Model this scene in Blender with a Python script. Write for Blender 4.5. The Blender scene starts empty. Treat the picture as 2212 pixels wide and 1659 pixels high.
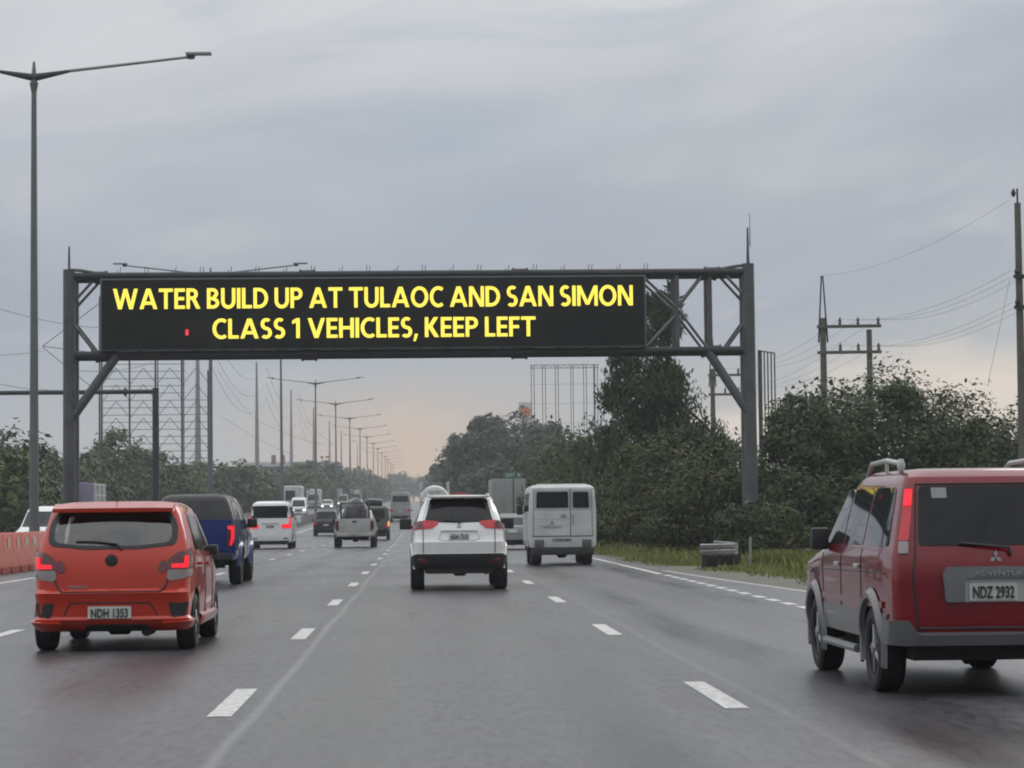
import bpy, bmesh, math, random
import numpy as np
from mathutils import Vector, Matrix
from mathutils.geometry import delaunay_2d_cdt

R = math.radians
rng = random.Random(7)
scene = bpy.context.scene
col = scene.collection

# ------------------------------------------------------------------ camera
# The photograph is measured on a 2212 x 1659 grid; a long lens from a car
# seat 1.35 m above the road, the road running away along +Y.
F, CX, CY, EYE = 5300.0, 1106.0, 829.5, 1.35
VPX, VPY, ROLL = 910.0, 1119.0, R(0.5)
_d = Vector((VPX - CX, -(VPY - CY), -F)).normalized()
_up = Vector((-math.sin(ROLL), math.cos(ROLL), 0))
_up = (_up - _d * _up.dot(_d)).normalized()
_rt = _d.cross(_up)
CAMR = Matrix((tuple(_rt), tuple(_d), tuple(_up)))      # camera -> world
cam_data = bpy.data.cameras.new("camera")
cam = bpy.data.objects.new("camera", cam_data)
col.objects.link(cam)
cam.matrix_world = Matrix.Translation((0, 0, EYE)) @ CAMR.to_4x4()
cam_data.sensor_width = 36.0
cam_data.lens = F / 2212.0 * 36.0
cam_data.clip_start = 0.5
cam_data.clip_end = 9000
scene.camera = cam

def at(px, py, Y):
    """the point at distance Y along the road seen at that pixel"""
    v = CAMR @ Vector((px - CX, -(py - CY), -F))
    v = v * (Y / v.y)
    return Vector((v.x, v.y, v.z + EYE))

# ------------------------------------------------------------------ world
world = bpy.data.worlds.new("World")
scene.world = world
world.use_nodes = True
nt = world.node_tree
nt.nodes.clear()
N, L = nt.nodes, nt.links

def mathn(nt, op, a, b=None, clamp=False):
    n = nt.nodes.new('ShaderNodeMath'); n.operation = op; n.use_clamp = clamp
    for i, v in enumerate((a, b)):
        if v is None: continue
        if isinstance(v, (int, float)): n.inputs[i].default_value = v
        else: nt.links.new(v, n.inputs[i])
    return n.outputs[0]

def rampn(nt, fac, stops, interp='LINEAR'):
    n = nt.nodes.new('ShaderNodeValToRGB')
    n.color_ramp.interpolation = interp
    while len(n.color_ramp.elements) < len(stops): n.color_ramp.elements.new(0.5)
    for e, (p, c) in zip(n.color_ramp.elements, stops):
        e.position = p
        e.color = (c[0], c[1], c[2], 1) if isinstance(c, (tuple, list)) else (c, c, c, 1)
    nt.links.new(fac, n.inputs[0])
    return n.outputs[0]

def mixn(nt, fac, a, b, kind='MIX'):
    n = nt.nodes.new('ShaderNodeMix'); n.data_type = 'RGBA'; n.blend_type = kind
    for s, v in ((n.inputs[0], fac), (n.inputs[6], a), (n.inputs[7], b)):
        if isinstance(v, (int, float)): s.default_value = v
        elif isinstance(v, (tuple, list)): s.default_value = (v[0], v[1], v[2], 1)
        else: nt.links.new(v, s)
    return n.outputs[2]

def noisen(nt, vec, scale, detail=3, rough=0.5, dist=0.0):
    n = nt.nodes.new('ShaderNodeTexNoise')
    n.inputs['Scale'].default_value = scale
    n.inputs['Detail'].default_value = detail
    n.inputs['Roughness'].default_value = rough
    n.inputs['Distortion'].default_value = dist
    if vec is not None: nt.links.new(vec, n.inputs['Vector'])
    return n.outputs[0]

def lin(r, g, b):
    f = lambda c: (c / 255 / 12.92) if c / 255 <= .04045 else ((c / 255 + .055) / 1.055) ** 2.4
    return (f(r), f(g), f(b))

tc = N.new('ShaderNodeTexCoord')
sep = N.new('ShaderNodeSeparateXYZ'); L.new(tc.outputs['Generated'], sep.inputs[0])
ysafe = mathn(nt, 'MAXIMUM', mathn(nt, 'ABSOLUTE', sep.outputs[1]), 0.15)
az = mathn(nt, 'DIVIDE', sep.outputs[0], ysafe)
el = sep.outputs[2]
cmb = N.new('ShaderNodeCombineXYZ')
L.new(mathn(nt, 'MULTIPLY', az, 3.4), cmb.inputs[0])
L.new(mathn(nt, 'ADD', mathn(nt, 'MULTIPLY', el, 11.0), mathn(nt, 'MULTIPLY', az, -1.6)), cmb.inputs[1])
L.new(sep.outputs[1], cmb.inputs[2])
n1 = noisen(nt, cmb.outputs[0], 1.25, 2.0, 0.45, 0.5)
n2 = noisen(nt, cmb.outputs[0], 3.2, 3, 0.5, 0.3)
cloud_n = mathn(nt, 'ADD', mathn(nt, 'MULTIPLY', mathn(nt, 'SUBTRACT', n1, 0.5), 0.13),
                mathn(nt, 'MULTIPLY', mathn(nt, 'SUBTRACT', n2, 0.5), 0.05))
elp = mathn(nt, 'ADD', mathn(nt, 'ADD', el, cloud_n), mathn(nt, 'MULTIPLY', az, -0.07))
base = rampn(nt, elp, [(0.0, lin(184, 182, 182)), (0.035, lin(178, 182, 187)), (0.062, lin(173, 180, 188)),
                       (0.10, lin(165, 172, 186)), (0.135, lin(176, 182, 192)), (0.17, lin(196, 200, 207)),
                       (0.205, lin(210, 213, 217)), (0.30, lin(216, 219, 222)),
                       (0.55, lin(240, 241, 243)), (1.0, lin(250, 251, 252))])
n3 = noisen(nt, cmb.outputs[0], 1.9, 4, 0.55, 0.8)
thin = mathn(nt, 'MULTIPLY', mathn(nt, 'MULTIPLY', mathn(nt, 'SUBTRACT', n3, 0.50), 5.0, True), mathn(nt, 'MULTIPLY', mathn(nt, 'SUBTRACT', el, 0.045), 14.0, True))
base = mixn(nt, mathn(nt, 'MULTIPLY', thin, 0.55), base, lin(160, 176, 194))
base = mixn(nt, mathn(nt, 'MULTIPLY', mathn(nt, 'MULTIPLY', mathn(nt, 'SUBTRACT', 0.47, n3), 5.0, True), 0.35), base, lin(216, 219, 223))
# warm breaks in the cloud low over the road and low at the right
def bump(x, c, w):
    return mathn(nt, 'SUBTRACT', 1.0, mathn(nt, 'ABSOLUTE', mathn(nt, 'DIVIDE', mathn(nt, 'SUBTRACT', x, c), w)), True)
m1 = mathn(nt, 'MULTIPLY', bump(az, -0.005, 0.075), bump(el, 0.012, 0.048))
m1 = mathn(nt, 'MULTIPLY', m1, 1.35, True)
edge = mathn(nt, 'ADD', mathn(nt, 'SUBTRACT', 0.061, el), mathn(nt, 'ADD', mathn(nt, 'MULTIPLY', cloud_n, 0.7), mathn(nt, 'MULTIPLY', mathn(nt, 'SUBTRACT', az, 0.14), 0.12)))
m2 = mathn(nt, 'MULTIPLY', mathn(nt, 'MULTIPLY', edge, 90.0, True), mathn(nt, 'MULTIPLY', mathn(nt, 'SUBTRACT', az, 0.075), 24.0, True))
ahead = mathn(nt, 'GREATER_THAN', sep.outputs[1], 0.0)
c1 = mixn(nt, mathn(nt, 'MULTIPLY', m1, ahead), base, lin(226, 190, 158))
c2 = mixn(nt, mathn(nt, 'MULTIPLY', mathn(nt, 'MULTIPLY', m2, ahead), 0.95), c1, lin(236, 222, 207))
high = mathn(nt, 'ADD', 1.0, mathn(nt, 'MULTIPLY', mathn(nt, 'SUBTRACT', el, 0.25, True), 1.25))
# unseen sky behind the viewer is dimmed to weaken reflections on the vehicles
back = mathn(nt, 'MULTIPLY', mathn(nt, 'MULTIPLY', sep.outputs[1], -2.2, True), mathn(nt, 'SUBTRACT', 0.85, el, True))
high = mathn(nt, 'MULTIPLY', high, mathn(nt, 'SUBTRACT', 1.0, mathn(nt, 'MULTIPLY', back, 0.55)))
sc_ = N.new('ShaderNodeVectorMath'); sc_.operation = 'SCALE'
L.new(c2, sc_.inputs[0]); L.new(high, sc_.inputs['Scale'])
bg_cloud = N.new('ShaderNodeBackground'); L.new(sc_.outputs[0], bg_cloud.inputs[0]); bg_cloud.inputs[1].default_value = 1.0
SUN_EL, SUN_AZ = R(24), R(28)          # azimuth measured from +Y towards +X
sky = N.new('ShaderNodeTexSky'); sky.sky_type = 'NISHITA'; sky.sun_disc = False
sky.sun_elevation = SUN_EL; sky.sun_rotation = SUN_AZ
bg_sky = N.new('ShaderNodeBackground'); L.new(sky.outputs[0], bg_sky.inputs[0]); bg_sky.inputs[1].default_value = 0.05
mx = N.new('ShaderNodeMixShader'); mx.inputs[0].default_value = 0.95
L.new(bg_sky.outputs[0], mx.inputs[1]); L.new(bg_cloud.outputs[0], mx.inputs[2])
wo = N.new('ShaderNodeOutputWorld'); L.new(mx.outputs[0], wo.inputs[0])

sun_d = bpy.data.lights.new("sun", 'SUN'); sun_d.energy = 0.5; sun_d.angle = R(25); sun_d.color = (1, .93, .85)
sun = bpy.data.objects.new("sun", sun_d); col.objects.link(sun)
sdir = Vector((math.sin(SUN_AZ) * math.cos(SUN_EL), math.cos(SUN_AZ) * math.cos(SUN_EL), math.sin(SUN_EL)))
sun.rotation_euler = sdir.to_track_quat('Z', 'Y').to_euler()

vs = scene.view_settings
vs.view_transform = 'Standard'; vs.look = 'None'; vs.gamma = 1; vs.exposure = 0.0; vs.use_curve_mapping = False
scene.cycles.pixel_filter_type = 'BLACKMAN_HARRIS'
scene.cycles.filter_width = 2.0
scene.cycles.use_denoising = True
scene.cycles.max_bounces = 6
scene.cycles.volume_bounces = 0
scene.cycles.sample_clamp_indirect = 4

# ------------------------------------------------------------------ ground height
_gy = [-200, 145, 170, 200, 235, 270, 300, 370, 440, 512, 650, 800, 1000, 1500, 3000]
_gz = [0, 0, .12, .42, .9, 1.3, 1.65, 2.5, 3.2, 3.95, 5.2, 6.6, 8.2, 11.5, 18]
def gz(y):
    return float(np.mean(np.interp([y - 20, y, y + 20], _gy, _gz)))

# ------------------------------------------------------------------ materials
def pmat(name, c, rough=0.6, metal=0.0, coat=0.0, emit=None, estr=0.0, var=0.0, vscale=3.0, spec=0.5, vcol=None,
         bump=0.0, bscale=40, rvar=0.0):
    m = bpy.data.materials.new(name); m.use_nodes = True
    nt = m.node_tree; b = nt.nodes['Principled BSDF']
    b.inputs['Base Color'].default_value = (*c, 1)
    b.inputs['Roughness'].default_value = rough
    b.inputs['Metallic'].default_value = metal
    b.inputs['Coat Weight'].default_value = coat
    b.inputs['Coat Roughness'].default_value = 0.04
    b.inputs['Specular IOR Level'].default_value = spec
    if emit:
        b.inputs['Emission Color'].default_value = (*emit, 1)
        b.inputs['Emission Strength'].default_value = estr
    if var or bump or rvar:
        t = nt.nodes.new('ShaderNodeTexCoord')
        n = noisen(nt, t.outputs['Object'], vscale, 5, 0.6)
        if var:
            d = vcol or tuple(x * (1 - var) for x in c)
            f = rampn(nt, n, [(0.38, 0.0), (0.68, 1.0)])
            nt.links.new(mixn(nt, f, c, d), b.inputs['Base Color'])
        if rvar:
            nt.links.new(mathn(nt, 'ADD', rough, mathn(nt, 'MULTIPLY', mathn(nt, 'SUBTRACT', n, .5), rvar)), b.inputs['Roughness'])
        if bump:
            bn = nt.nodes.new('ShaderNodeBump'); bn.inputs['Strength'].default_value = bump
            bn.inputs['Distance'].default_value = 0.02
            nt.links.new(noisen(nt, t.outputs['Object'], bscale, 3), bn.inputs['Height'])
            nt.links.new(bn.outputs[0], b.inputs['Normal'])
    return m

M = {}
M['steel'] = pmat('galvanised_steel', (.105, .11, .118), .5, .3, var=.35, vscale=1.5)
M['steel_dark'] = pmat('weathered_dark_steel', (.04, .043, .047), .6, .2, var=.4, vscale=2)
M['lamp_arm'] = pmat('lamp_arm_grey', (.24, .25, .27), .5, .2)
M['lamp_pole'] = pmat('lamp_pole_grey', (.15, .16, .165), .5, .2, var=.25, vscale=1.5)
M['screen'] = pmat('led_screen_black', (.009, .010, .012), .85, var=.9, vcol=(.022, .023, .018), vscale=.6, spec=.25)  # paler noise patches in the colour stand in for smoky reflections
M['frame'] = pmat('screen_frame_grey', (.12, .13, .14), .5, .3)
M['led'] = pmat('led_yellow', (.5, .4, .03), .5, emit=lin(255, 236, 92), estr=1.0)
M['red_reflection_glow'] = pmat('red_reflection_glow', (.4, .02, .03), .5, emit=(1, .05, .09), estr=.9)
M['white_paint'] = pmat('road_white', (.60, .60, .58), .55, var=.6, vscale=11, vcol=(.30, .30, .30))
M['white'] = pmat('car_white', (.78, .79, .79), .3, 0, .5, var=.12, vscale=1.2)
M['white_d'] = pmat('dull_white_paint', (.56, .57, .56), .45, 0, .2, var=.25, vscale=1.5)
M['grey_w'] = pmat('grey_white_panel', (.26, .265, .265), .55, var=.2, vscale=1.0)
M['silver'] = pmat('silver_paint', (.50, .51, .49), .35, .3, .4, var=.2, vscale=1.5)
M['orange'] = pmat('orange_paint', (.46, .030, .010), .28, 0.1, .8, spec=.15, var=.15, vscale=1.6)
M['red'] = pmat('red_paint', (.17, .002, .008), .25, 0.1, .8, spec=.15, var=.15, vscale=1.6)
M['blue'] = pmat('blue_paint', (.008, .022, .16), .25, .1, .8, spec=.15, var=.2, vscale=1.6)
M['dkgrey'] = pmat('dark_grey_paint', (.018, .018, .024), .25, .1, .8, spec=.2)
M['green_d'] = pmat('dark_green_paint', (.07, .085, .07), .4, .1, .2)
M['glass'] = pmat('tinted_glass', (.008, .009, .011), .05, spec=.28)
M['glass_l'] = pmat('clearer_glass', (.075, .09, .092), .1, spec=.8, var=.4, vscale=2.2)
M['rubber'] = pmat('tyre_rubber', (.014, .014, .016), .7, var=.4, vscale=9)
M['black'] = pmat('black_plastic', (.016, .017, .019), .55)
M['under'] = pmat('dark_underbody', (.012, .012, .013), .8)
M['grey_p'] = pmat('grey_cladding', (.14, .145, .15), .4, .2, .4, var=.15)
M['chrome'] = pmat('chrome', (.6, .6, .62), .15, 1.0)
M['rim'] = pmat('alloy_rim', (.3, .31, .32), .35, .7)
M['tail'] = pmat('tail_light_red', (.34, .006, .016), .15, coat=.4, emit=(.9, .01, .03), estr=.12)
M['tail_d'] = pmat('dark_tail_light', (.10, .010, .016), .15, coat=.6)
M['tail_lit'] = pmat('tail_light_lit', (.25, .004, .008), .4, emit=(1.0, .012, .035), estr=.88)
M['clear'] = pmat('clear_lens', (.24, .21, .21), .12, coat=.5)
M['amber'] = pmat('amber_lens', (.6, .2, .04), .2, emit=(1, .5, .2), estr=.8)
M['head'] = pmat('headlight_lit', (.9, .9, .9), .2, emit=(.93, .97, 1.0), estr=3.0)
M['head_y'] = pmat('headlight_warm', (.9, .9, .6), .2, emit=(1.0, .97, .5), estr=2.2)
M['plate'] = pmat('licence_plate', (.50, .51, .49), .45)
M['ink'] = pmat('dark_lettering', (.02, .025, .02), .6)
M['barrier'] = pmat('faded_orange_plastic', (.50, .075, .040), .5, var=.35, vscale=1.7, vcol=(.36, .09, .06))
M['letter_w'] = pmat('white_lettering', (.55, .55, .52), .6)
M['purple'] = pmat('purple_tarpaulin', (.10, .085, .17), .75, var=.3, vscale=2)
M['redcloth'] = pmat('red_tarpaulin', (.42, .05, .04), .7)
M['sign_g'] = pmat('green_sign', (.03, .12, .085), .5)
M['conc'] = pmat('concrete', (.25, .25, .24), .85, var=.3, vscale=.8)
M['dkconc'] = pmat('stained_concrete', (.10, .10, .105), .85, var=.3, vscale=.5)
M['wood'] = pmat('weathered_pole', (.12, .11, .10), .8, var=.3, vscale=2)
M['cable'] = pmat('cable_black', (.05, .05, .055), .6)
M['bark'] = pmat('bark', (.09, .075, .06), .9, var=.5, vscale=3)
M['roofd'] = pmat('dark_roof', (.10, .11, .12), .7)
M['brick'] = pmat('brick_red', (.22, .12, .10), .8)
M['orange_s'] = pmat('orange_disc', (.62, .18, .06), .5)
M['ins'] = pmat('insulator', (.05, .045, .045), .3)

def leafmat(name, dark, light, tint):
    m = bpy.data.materials.new(name); m.use_nodes = True
    nt = m.node_tree; b = nt.nodes['Principled BSDF']
    g = nt.nodes.new('ShaderNodeNewGeometry'); t = nt.nodes.new('ShaderNodeTexCoord')
    big = noisen(nt, t.outputs['Object'], .8, 4, .65)
    a = mixn(nt, rampn(nt, big, [(.40, 0.0), (.62, 1.0)]), dark, light)
    r = rampn(nt, g.outputs['Random Per Island'], [(0, 0.0), (.7, 0.25), (1, 1.0)])
    nt.links.new(mixn(nt, r, a, tint), b.inputs['Base Color'])
    b.inputs['Roughness'].default_value = .55
    b.inputs['Specular IOR Level'].default_value = .18
    return m
M['leaf'] = leafmat('mango_leaves', (.014, .028, .008), (.040, .062, .018), (.06, .085, .028))
M['leaf_e'] = leafmat('drooping_leaves', (.018, .034, .014), (.045, .070, .028), (.07, .095, .04))
M['leaf_b'] = leafmat('bush_leaves', (.014, .028, .009), (.060, .075, .020), (.09, .10, .03))
M['leaf_f'] = leafmat('far_leaves', (.018, .030, .013), (.032, .048, .020), (.05, .07, .03))
M['leaf_l'] = leafmat('left_leaves', (.035, .058, .018), (.065, .090, .028), (.11, .135, .045))
M['grassb'] = leafmat('grass_blades', (.10, .13, .03), (.17, .20, .05), (.24, .25, .09))

def mk_asphalt():
    m = bpy.data.materials.new('wet_asphalt'); m.use_nodes = True
    nt = m.node_tree; b = nt.nodes['Principled BSDF']
    t = nt.nodes.new('ShaderNodeTexCoord')
    s = nt.nodes.new('ShaderNodeSeparateXYZ'); nt.links.new(t.outputs['Object'], s.inputs[0])
    c = nt.nodes.new('ShaderNodeCombineXYZ')
    nt.links.new(s.outputs[0], c.inputs[0]); nt.links.new(mathn(nt, 'MULTIPLY', s.outputs[1], .07), c.inputs[1])
    streak = noisen(nt, c.outputs[0], 1.3, 3, .5)
    patch = noisen(nt, t.outputs['Object'], .16, 2, .45)
    fine = noisen(nt, t.outputs['Object'], 38, 3, .7)
    mid = noisen(nt, t.outputs['Object'], 5, 4, .65)
    v = mixn(nt, rampn(nt, streak, [(.35, 0.0), (.65, 1.0)]), (.034, .033, .040), (.066, .065, .074))
    v = mixn(nt, mathn(nt, 'MULTIPLY', mid, .3), v, (.09, .09, .094))
    v = mixn(nt, mathn(nt, 'MULTIPLY', rampn(nt, fine, [(.5, 0.0), (.75, 1.0)]), .45), v, (.15, .15, .155))
    # coarse chippings and polished wheel tracks
    c2 = nt.nodes.new('ShaderNodeCombineXYZ')
    nt.links.new(mathn(nt, 'MULTIPLY', s.outputs[0], 9.0), c2.inputs[0]); nt.links.new(mathn(nt, 'MULTIPLY', s.outputs[1], 1.6), c2.inputs[1])
    grain = noisen(nt, c2.outputs[0], 1.6, 5, .75)
    v = mixn(nt, mathn(nt, 'MULTIPLY', rampn(nt, grain, [(.42, 0.0), (.66, 1.0)]), .42), v, (.135, .133, .14))
    v = mixn(nt, mathn(nt, 'MULTIPLY', rampn(nt, grain, [(.34, 1.0), (.50, 0.0)]), .5), v, (.014, .014, .016))
    trk = mathn(nt, 'COSINE', mathn(nt, 'MULTIPLY', mathn(nt, 'SUBTRACT', mathn(nt, 'ADD', s.outputs[0], mathn(nt, 'MULTIPLY', mathn(nt, 'SUBTRACT', patch, .5), .5)), .4), 2 * math.pi / 1.815))
    trk = mathn(nt, 'MULTIPLY', mathn(nt, 'MULTIPLY', trk, -1.0), mathn(nt, 'ADD', .4, streak))
    v = mixn(nt, mathn(nt, 'MULTIPLY', trk, .40, True), v, (.022, .022, .026))
    # pale worn seams where an old lane line was scraped off
    wob = mathn(nt, 'MULTIPLY', mathn(nt, 'SUBTRACT', noisen(nt, t.outputs['Object'], .12, 2), .5), .16)
    for x0, w, k in ((-1.17, .06, .48), (2.46, .06, .2), (-5.3, .05, .2)):
        d = mathn(nt, 'ABSOLUTE', mathn(nt, 'SUBTRACT', mathn(nt, 'ADD', s.outputs[0], wob), x0))
        f = mathn(nt, 'MULTIPLY', mathn(nt, 'SUBTRACT', 1.0, mathn(nt, 'DIVIDE', d, w), True), mathn(nt, 'MULTIPLY', mid, k * 2))
        v = mixn(nt, f, v, (.26, .26, .25))
    nt.links.new(v, b.inputs['Base Color'])
    # wheel tracks polished smoother than the crown between them
    rr = mathn(nt, 'ADD', mathn(nt, 'SUBTRACT', .35, mathn(nt, 'MULTIPLY', trk, .07)), mathn(nt, 'ADD', mathn(nt, 'MULTIPLY', mathn(nt, 'SUBTRACT', patch, .5), .30),
                                    mathn(nt, 'MULTIPLY', mathn(nt, 'SUBTRACT', streak, .5), .42)))
    nt.links.new(rr, b.inputs['Roughness'])
    b.inputs['Specular IOR Level'].default_value = .5
    bn = nt.nodes.new('ShaderNodeBump'); bn.inputs['Strength'].default_value = .35; bn.inputs['Distance'].default_value = .006
    nt.links.new(fine, bn.inputs['Height']); nt.links.new(bn.outputs[0], b.inputs['Normal'])
    return m
M['asphalt'] = mk_asphalt()
M['canopy_d'] = pmat('black_canopy', (.010, .011, .014), .3, spec=.3)
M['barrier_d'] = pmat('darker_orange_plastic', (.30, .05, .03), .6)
def mk_tint():
    m = bpy.data.materials.new('see_through_glass'); m.use_nodes = True; nt = m.node_tree; nt.nodes.remove(nt.nodes['Principled BSDF'])
    t = nt.nodes.new('ShaderNodeBsdfTransparent'); t.inputs[0].default_value = (.66, .70, .70, 1)
    g = nt.nodes.new('ShaderNodeBsdfGlossy'); g.inputs['Roughness'].default_value = .06; g.inputs['Color'].default_value = (.9, .9, .9, 1)
    f = nt.nodes.new('ShaderNodeFresnel'); f.inputs[0].default_value = 2.0
    x = nt.nodes.new('ShaderNodeMixShader'); nt.links.new(f.outputs[0], x.inputs[0]); nt.links.new(t.outputs[0], x.inputs[1]); nt.links.new(g.outputs[0], x.inputs[2])
    nt.links.new(x.outputs[0], nt.nodes['Material Output'].inputs[0]); return m
M['glass_see'] = mk_tint()
def mk_haze():
    m = bpy.data.materials.new('haze_volume'); m.use_nodes = True; nt = m.node_tree
    nt.nodes.remove(nt.nodes['Principled BSDF'])
    v = nt.nodes.new('ShaderNodeVolumePrincipled'); v.inputs['Color'].default_value = (.86, .90, .94, 1)
    v.inputs['Density'].default_value = .00045; v.inputs['Anisotropy'].default_value = .2
    nt.links.new(v.outputs[0], nt.nodes['Material Output'].inputs['Volume']); return m
M['haze'] = mk_haze()
def mk_ground():
    m = bpy.data.materials.new('verge_ground'); m.use_nodes = True
    nt = m.node_tree; b = nt.nodes['Principled BSDF']
    t = nt.nodes.new('ShaderNodeTexCoord')
    n = noisen(nt, t.outputs['Object'], .35, 6, .65); f = noisen(nt, t.outputs['Object'], 6, 4, .7)
    v = mixn(nt, rampn(nt, n, [(.42, 0.0), (.58, 1.0)]), (.05, .075, .022), (.10, .12, .035))
    v = mixn(nt, mathn(nt, 'MULTIPLY', f, .5), v, (.06, .055, .04))
    nt.links.new(v, b.inputs['Base Color']); b.inputs['Roughness'].default_value = .9
    return m
M['ground'] = mk_ground()
M['dirt'] = pmat('wet_dirt', (.055, .052, .045), .7, var=.5, vscale=1.2, vcol=(.09, .10, .05))

# ------------------------------------------------------------------ mesh helpers
class MB:
    def __init__(s): s.v = []; s.f = []; s.m = []
    def add(s, vs, fs, mi=0):
        o = len(s.v); s.v += [tuple(p) for p in vs]
        for f in fs: s.f.append(tuple(i + o for i in f)); s.m.append(mi)
        return s
    def box(s, c, d, rz=0.0, mi=0, top=1.0, rx=0.0):
        hx, hy, hz = d[0] / 2, d[1] / 2, d[2] / 2
        mat = Matrix.Rotation(rz, 3, 'Z') @ Matrix.Rotation(rx, 3, 'X')
        vs = []
        for z in (-hz, hz):
            k = top if z > 0 else 1
            for x, y in ((-hx * k, -hy * k), (hx * k, -hy * k), (hx * k, hy * k), (-hx * k, hy * k)):
                vs.append(Vector(c) + mat @ Vector((x, y, z)))
        return s.add(vs, [(0, 3, 2, 1), (4, 5, 6, 7), (0, 1, 5, 4), (1, 2, 6, 5), (2, 3, 7, 6), (3, 0, 4, 7)], mi)
    def tube(s, a, b, r, r2=None, n=10, mi=0, cap=True):
        a, b = Vector(a), Vector(b); r2 = r if r2 is None else r2
        d = (b - a).normalized(); q = d.to_track_quat('Z', 'Y').to_matrix()
        vs = []
        for p, rad in ((a, r), (b, r2)):
            for i in range(n):
                t = 2 * math.pi * i / n
                vs.append(p + q @ Vector((rad * math.cos(t), rad * math.sin(t), 0)))
        fs = [(i, (i + 1) % n, n + (i + 1) % n, n + i) for i in range(n)]
        if cap: fs += [tuple(range(n))[::-1], tuple(range(n, 2 * n))]
        return s.add(vs, fs, mi)
    def path(s, pts, r, n=6, mi=0):
        for a, b in zip(pts[:-1], pts[1:]): s.tube(a, b, r, n=n, mi=mi, cap=False)
        return s
    def lathe(s, prof, c, axis='X', n=28, mi=0):
        """profile of (along axis, radius), first and last closed to the axis if radius 0"""
        vs = []; c = Vector(c)
        for a, r in prof:
            for i in range(n):
                t = 2 * math.pi * i / n; u, w = r * math.cos(t), r * math.sin(t)
                vs.append(c + (Vector((a, u, w)) if axis == 'X' else Vector((u, a, w)) if axis == 'Y' else Vector((u, w, a))))
        fs = []
        for j in range(len(prof) - 1):
            for i in range(n):
                k = (i + 1) % n
                fs.append((j * n + i, j * n + k, (j + 1) * n + k, (j + 1) * n + i))
        return s.add(vs, fs, mi)
    def build(s, name, mats, parent=None, smooth=35, bevel=0.0):
        me = bpy.data.meshes.new(name)
        me.from_pydata(s.v, [], s.f); me.update()
        if not isinstance(mats, (list, tuple)): mats = [mats]
        for m in mats: me.materials.append(m)
        if len(mats) > 1: me.polygons.foreach_set('material_index', s.m)
        bm = bmesh.new(); bm.from_mesh(me)
        bmesh.ops.recalc_face_normals(bm, faces=bm.faces)
        if bevel:
            bmesh.ops.bevel(bm, geom=[e for e in bm.edges if len(e.link_faces) == 2 and e.calc_face_angle(0) > .6],
                            offset=bevel, segments=2, affect='EDGES', profile=.6)
        bm.to_mesh(me); bm.free()
        return link(name, me, parent, smooth)

def link(name, me, parent=None, smooth=35):
    if smooth:
        me.polygons.foreach_set('use_smooth', [True] * len(me.polygons))
        me.set_sharp_from_angle(angle=R(smooth))
    o = bpy.data.objects.new(name, me); col.objects.link(o)
    if parent is not None: o.parent = parent
    return o

def tag(o, label=None, cat=None, group=None, kind=None):
    if label: o['label'] = label
    if cat: o['category'] = cat
    if group: o['group'] = group
    if kind: o['kind'] = kind
    return o

def thing(name, label, cat, loc=(0, 0, 0), rz=0.0, group=None):
    o = bpy.data.objects.new(name, None); col.objects.link(o)
    o.location = loc; o.rotation_euler = (0, 0, rz); o.empty_display_size = .3
    return tag(o, label, cat, group)

def copy_tree(o, parent=None):
    c = o.copy(); col.objects.link(c)
    if parent is not None: c.parent = parent
    for ch in list(o.children): copy_tree(ch, c)
    return c

def text_mesh(name, body, size, mat, parent, loc, bold=0.0, rot=(R(90), 0, 0), width=None, ext=.004, sx=1.0, spacing=1.0):
    cu = bpy.data.curves.new(name, 'FONT'); cu.body = body; cu.size = size
    cu.align_x = 'CENTER'; cu.align_y = 'CENTER'; cu.offset = bold; cu.extrude = ext; cu.space_character = spacing
    cu.resolution_u = 5
    t = bpy.data.objects.new(name, cu); col.objects.link(t)
    dg = bpy.context.evaluated_depsgraph_get()
    me = bpy.data.meshes.new_from_object(t.evaluated_get(dg))
    bpy.data.objects.remove(t); bpy.data.curves.remove(cu)
    co = np.zeros(len(me.vertices) * 3); me.vertices.foreach_get('co', co); co = co.reshape(-1, 3)
    w0 = co[:, 0].max() - co[:, 0].min()
    k = (width / w0) if width else sx
    co[:, 0] = (co[:, 0] - (co[:, 0].max() + co[:, 0].min()) / 2) * k
    co[:, 1] -= (co[:, 1].max() + co[:, 1].min()) / 2
    me.vertices.foreach_set('co', co.ravel())
    me.materials.clear(); me.materials.append(mat)
    me.transform(Matrix.Translation(loc) @ Matrix.Rotation(rot[2], 4, 'Z') @ Matrix.Rotation(rot[0], 4, 'X'))
    me.update(); me.name = name
    return link(name, me, parent, 0)

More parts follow.
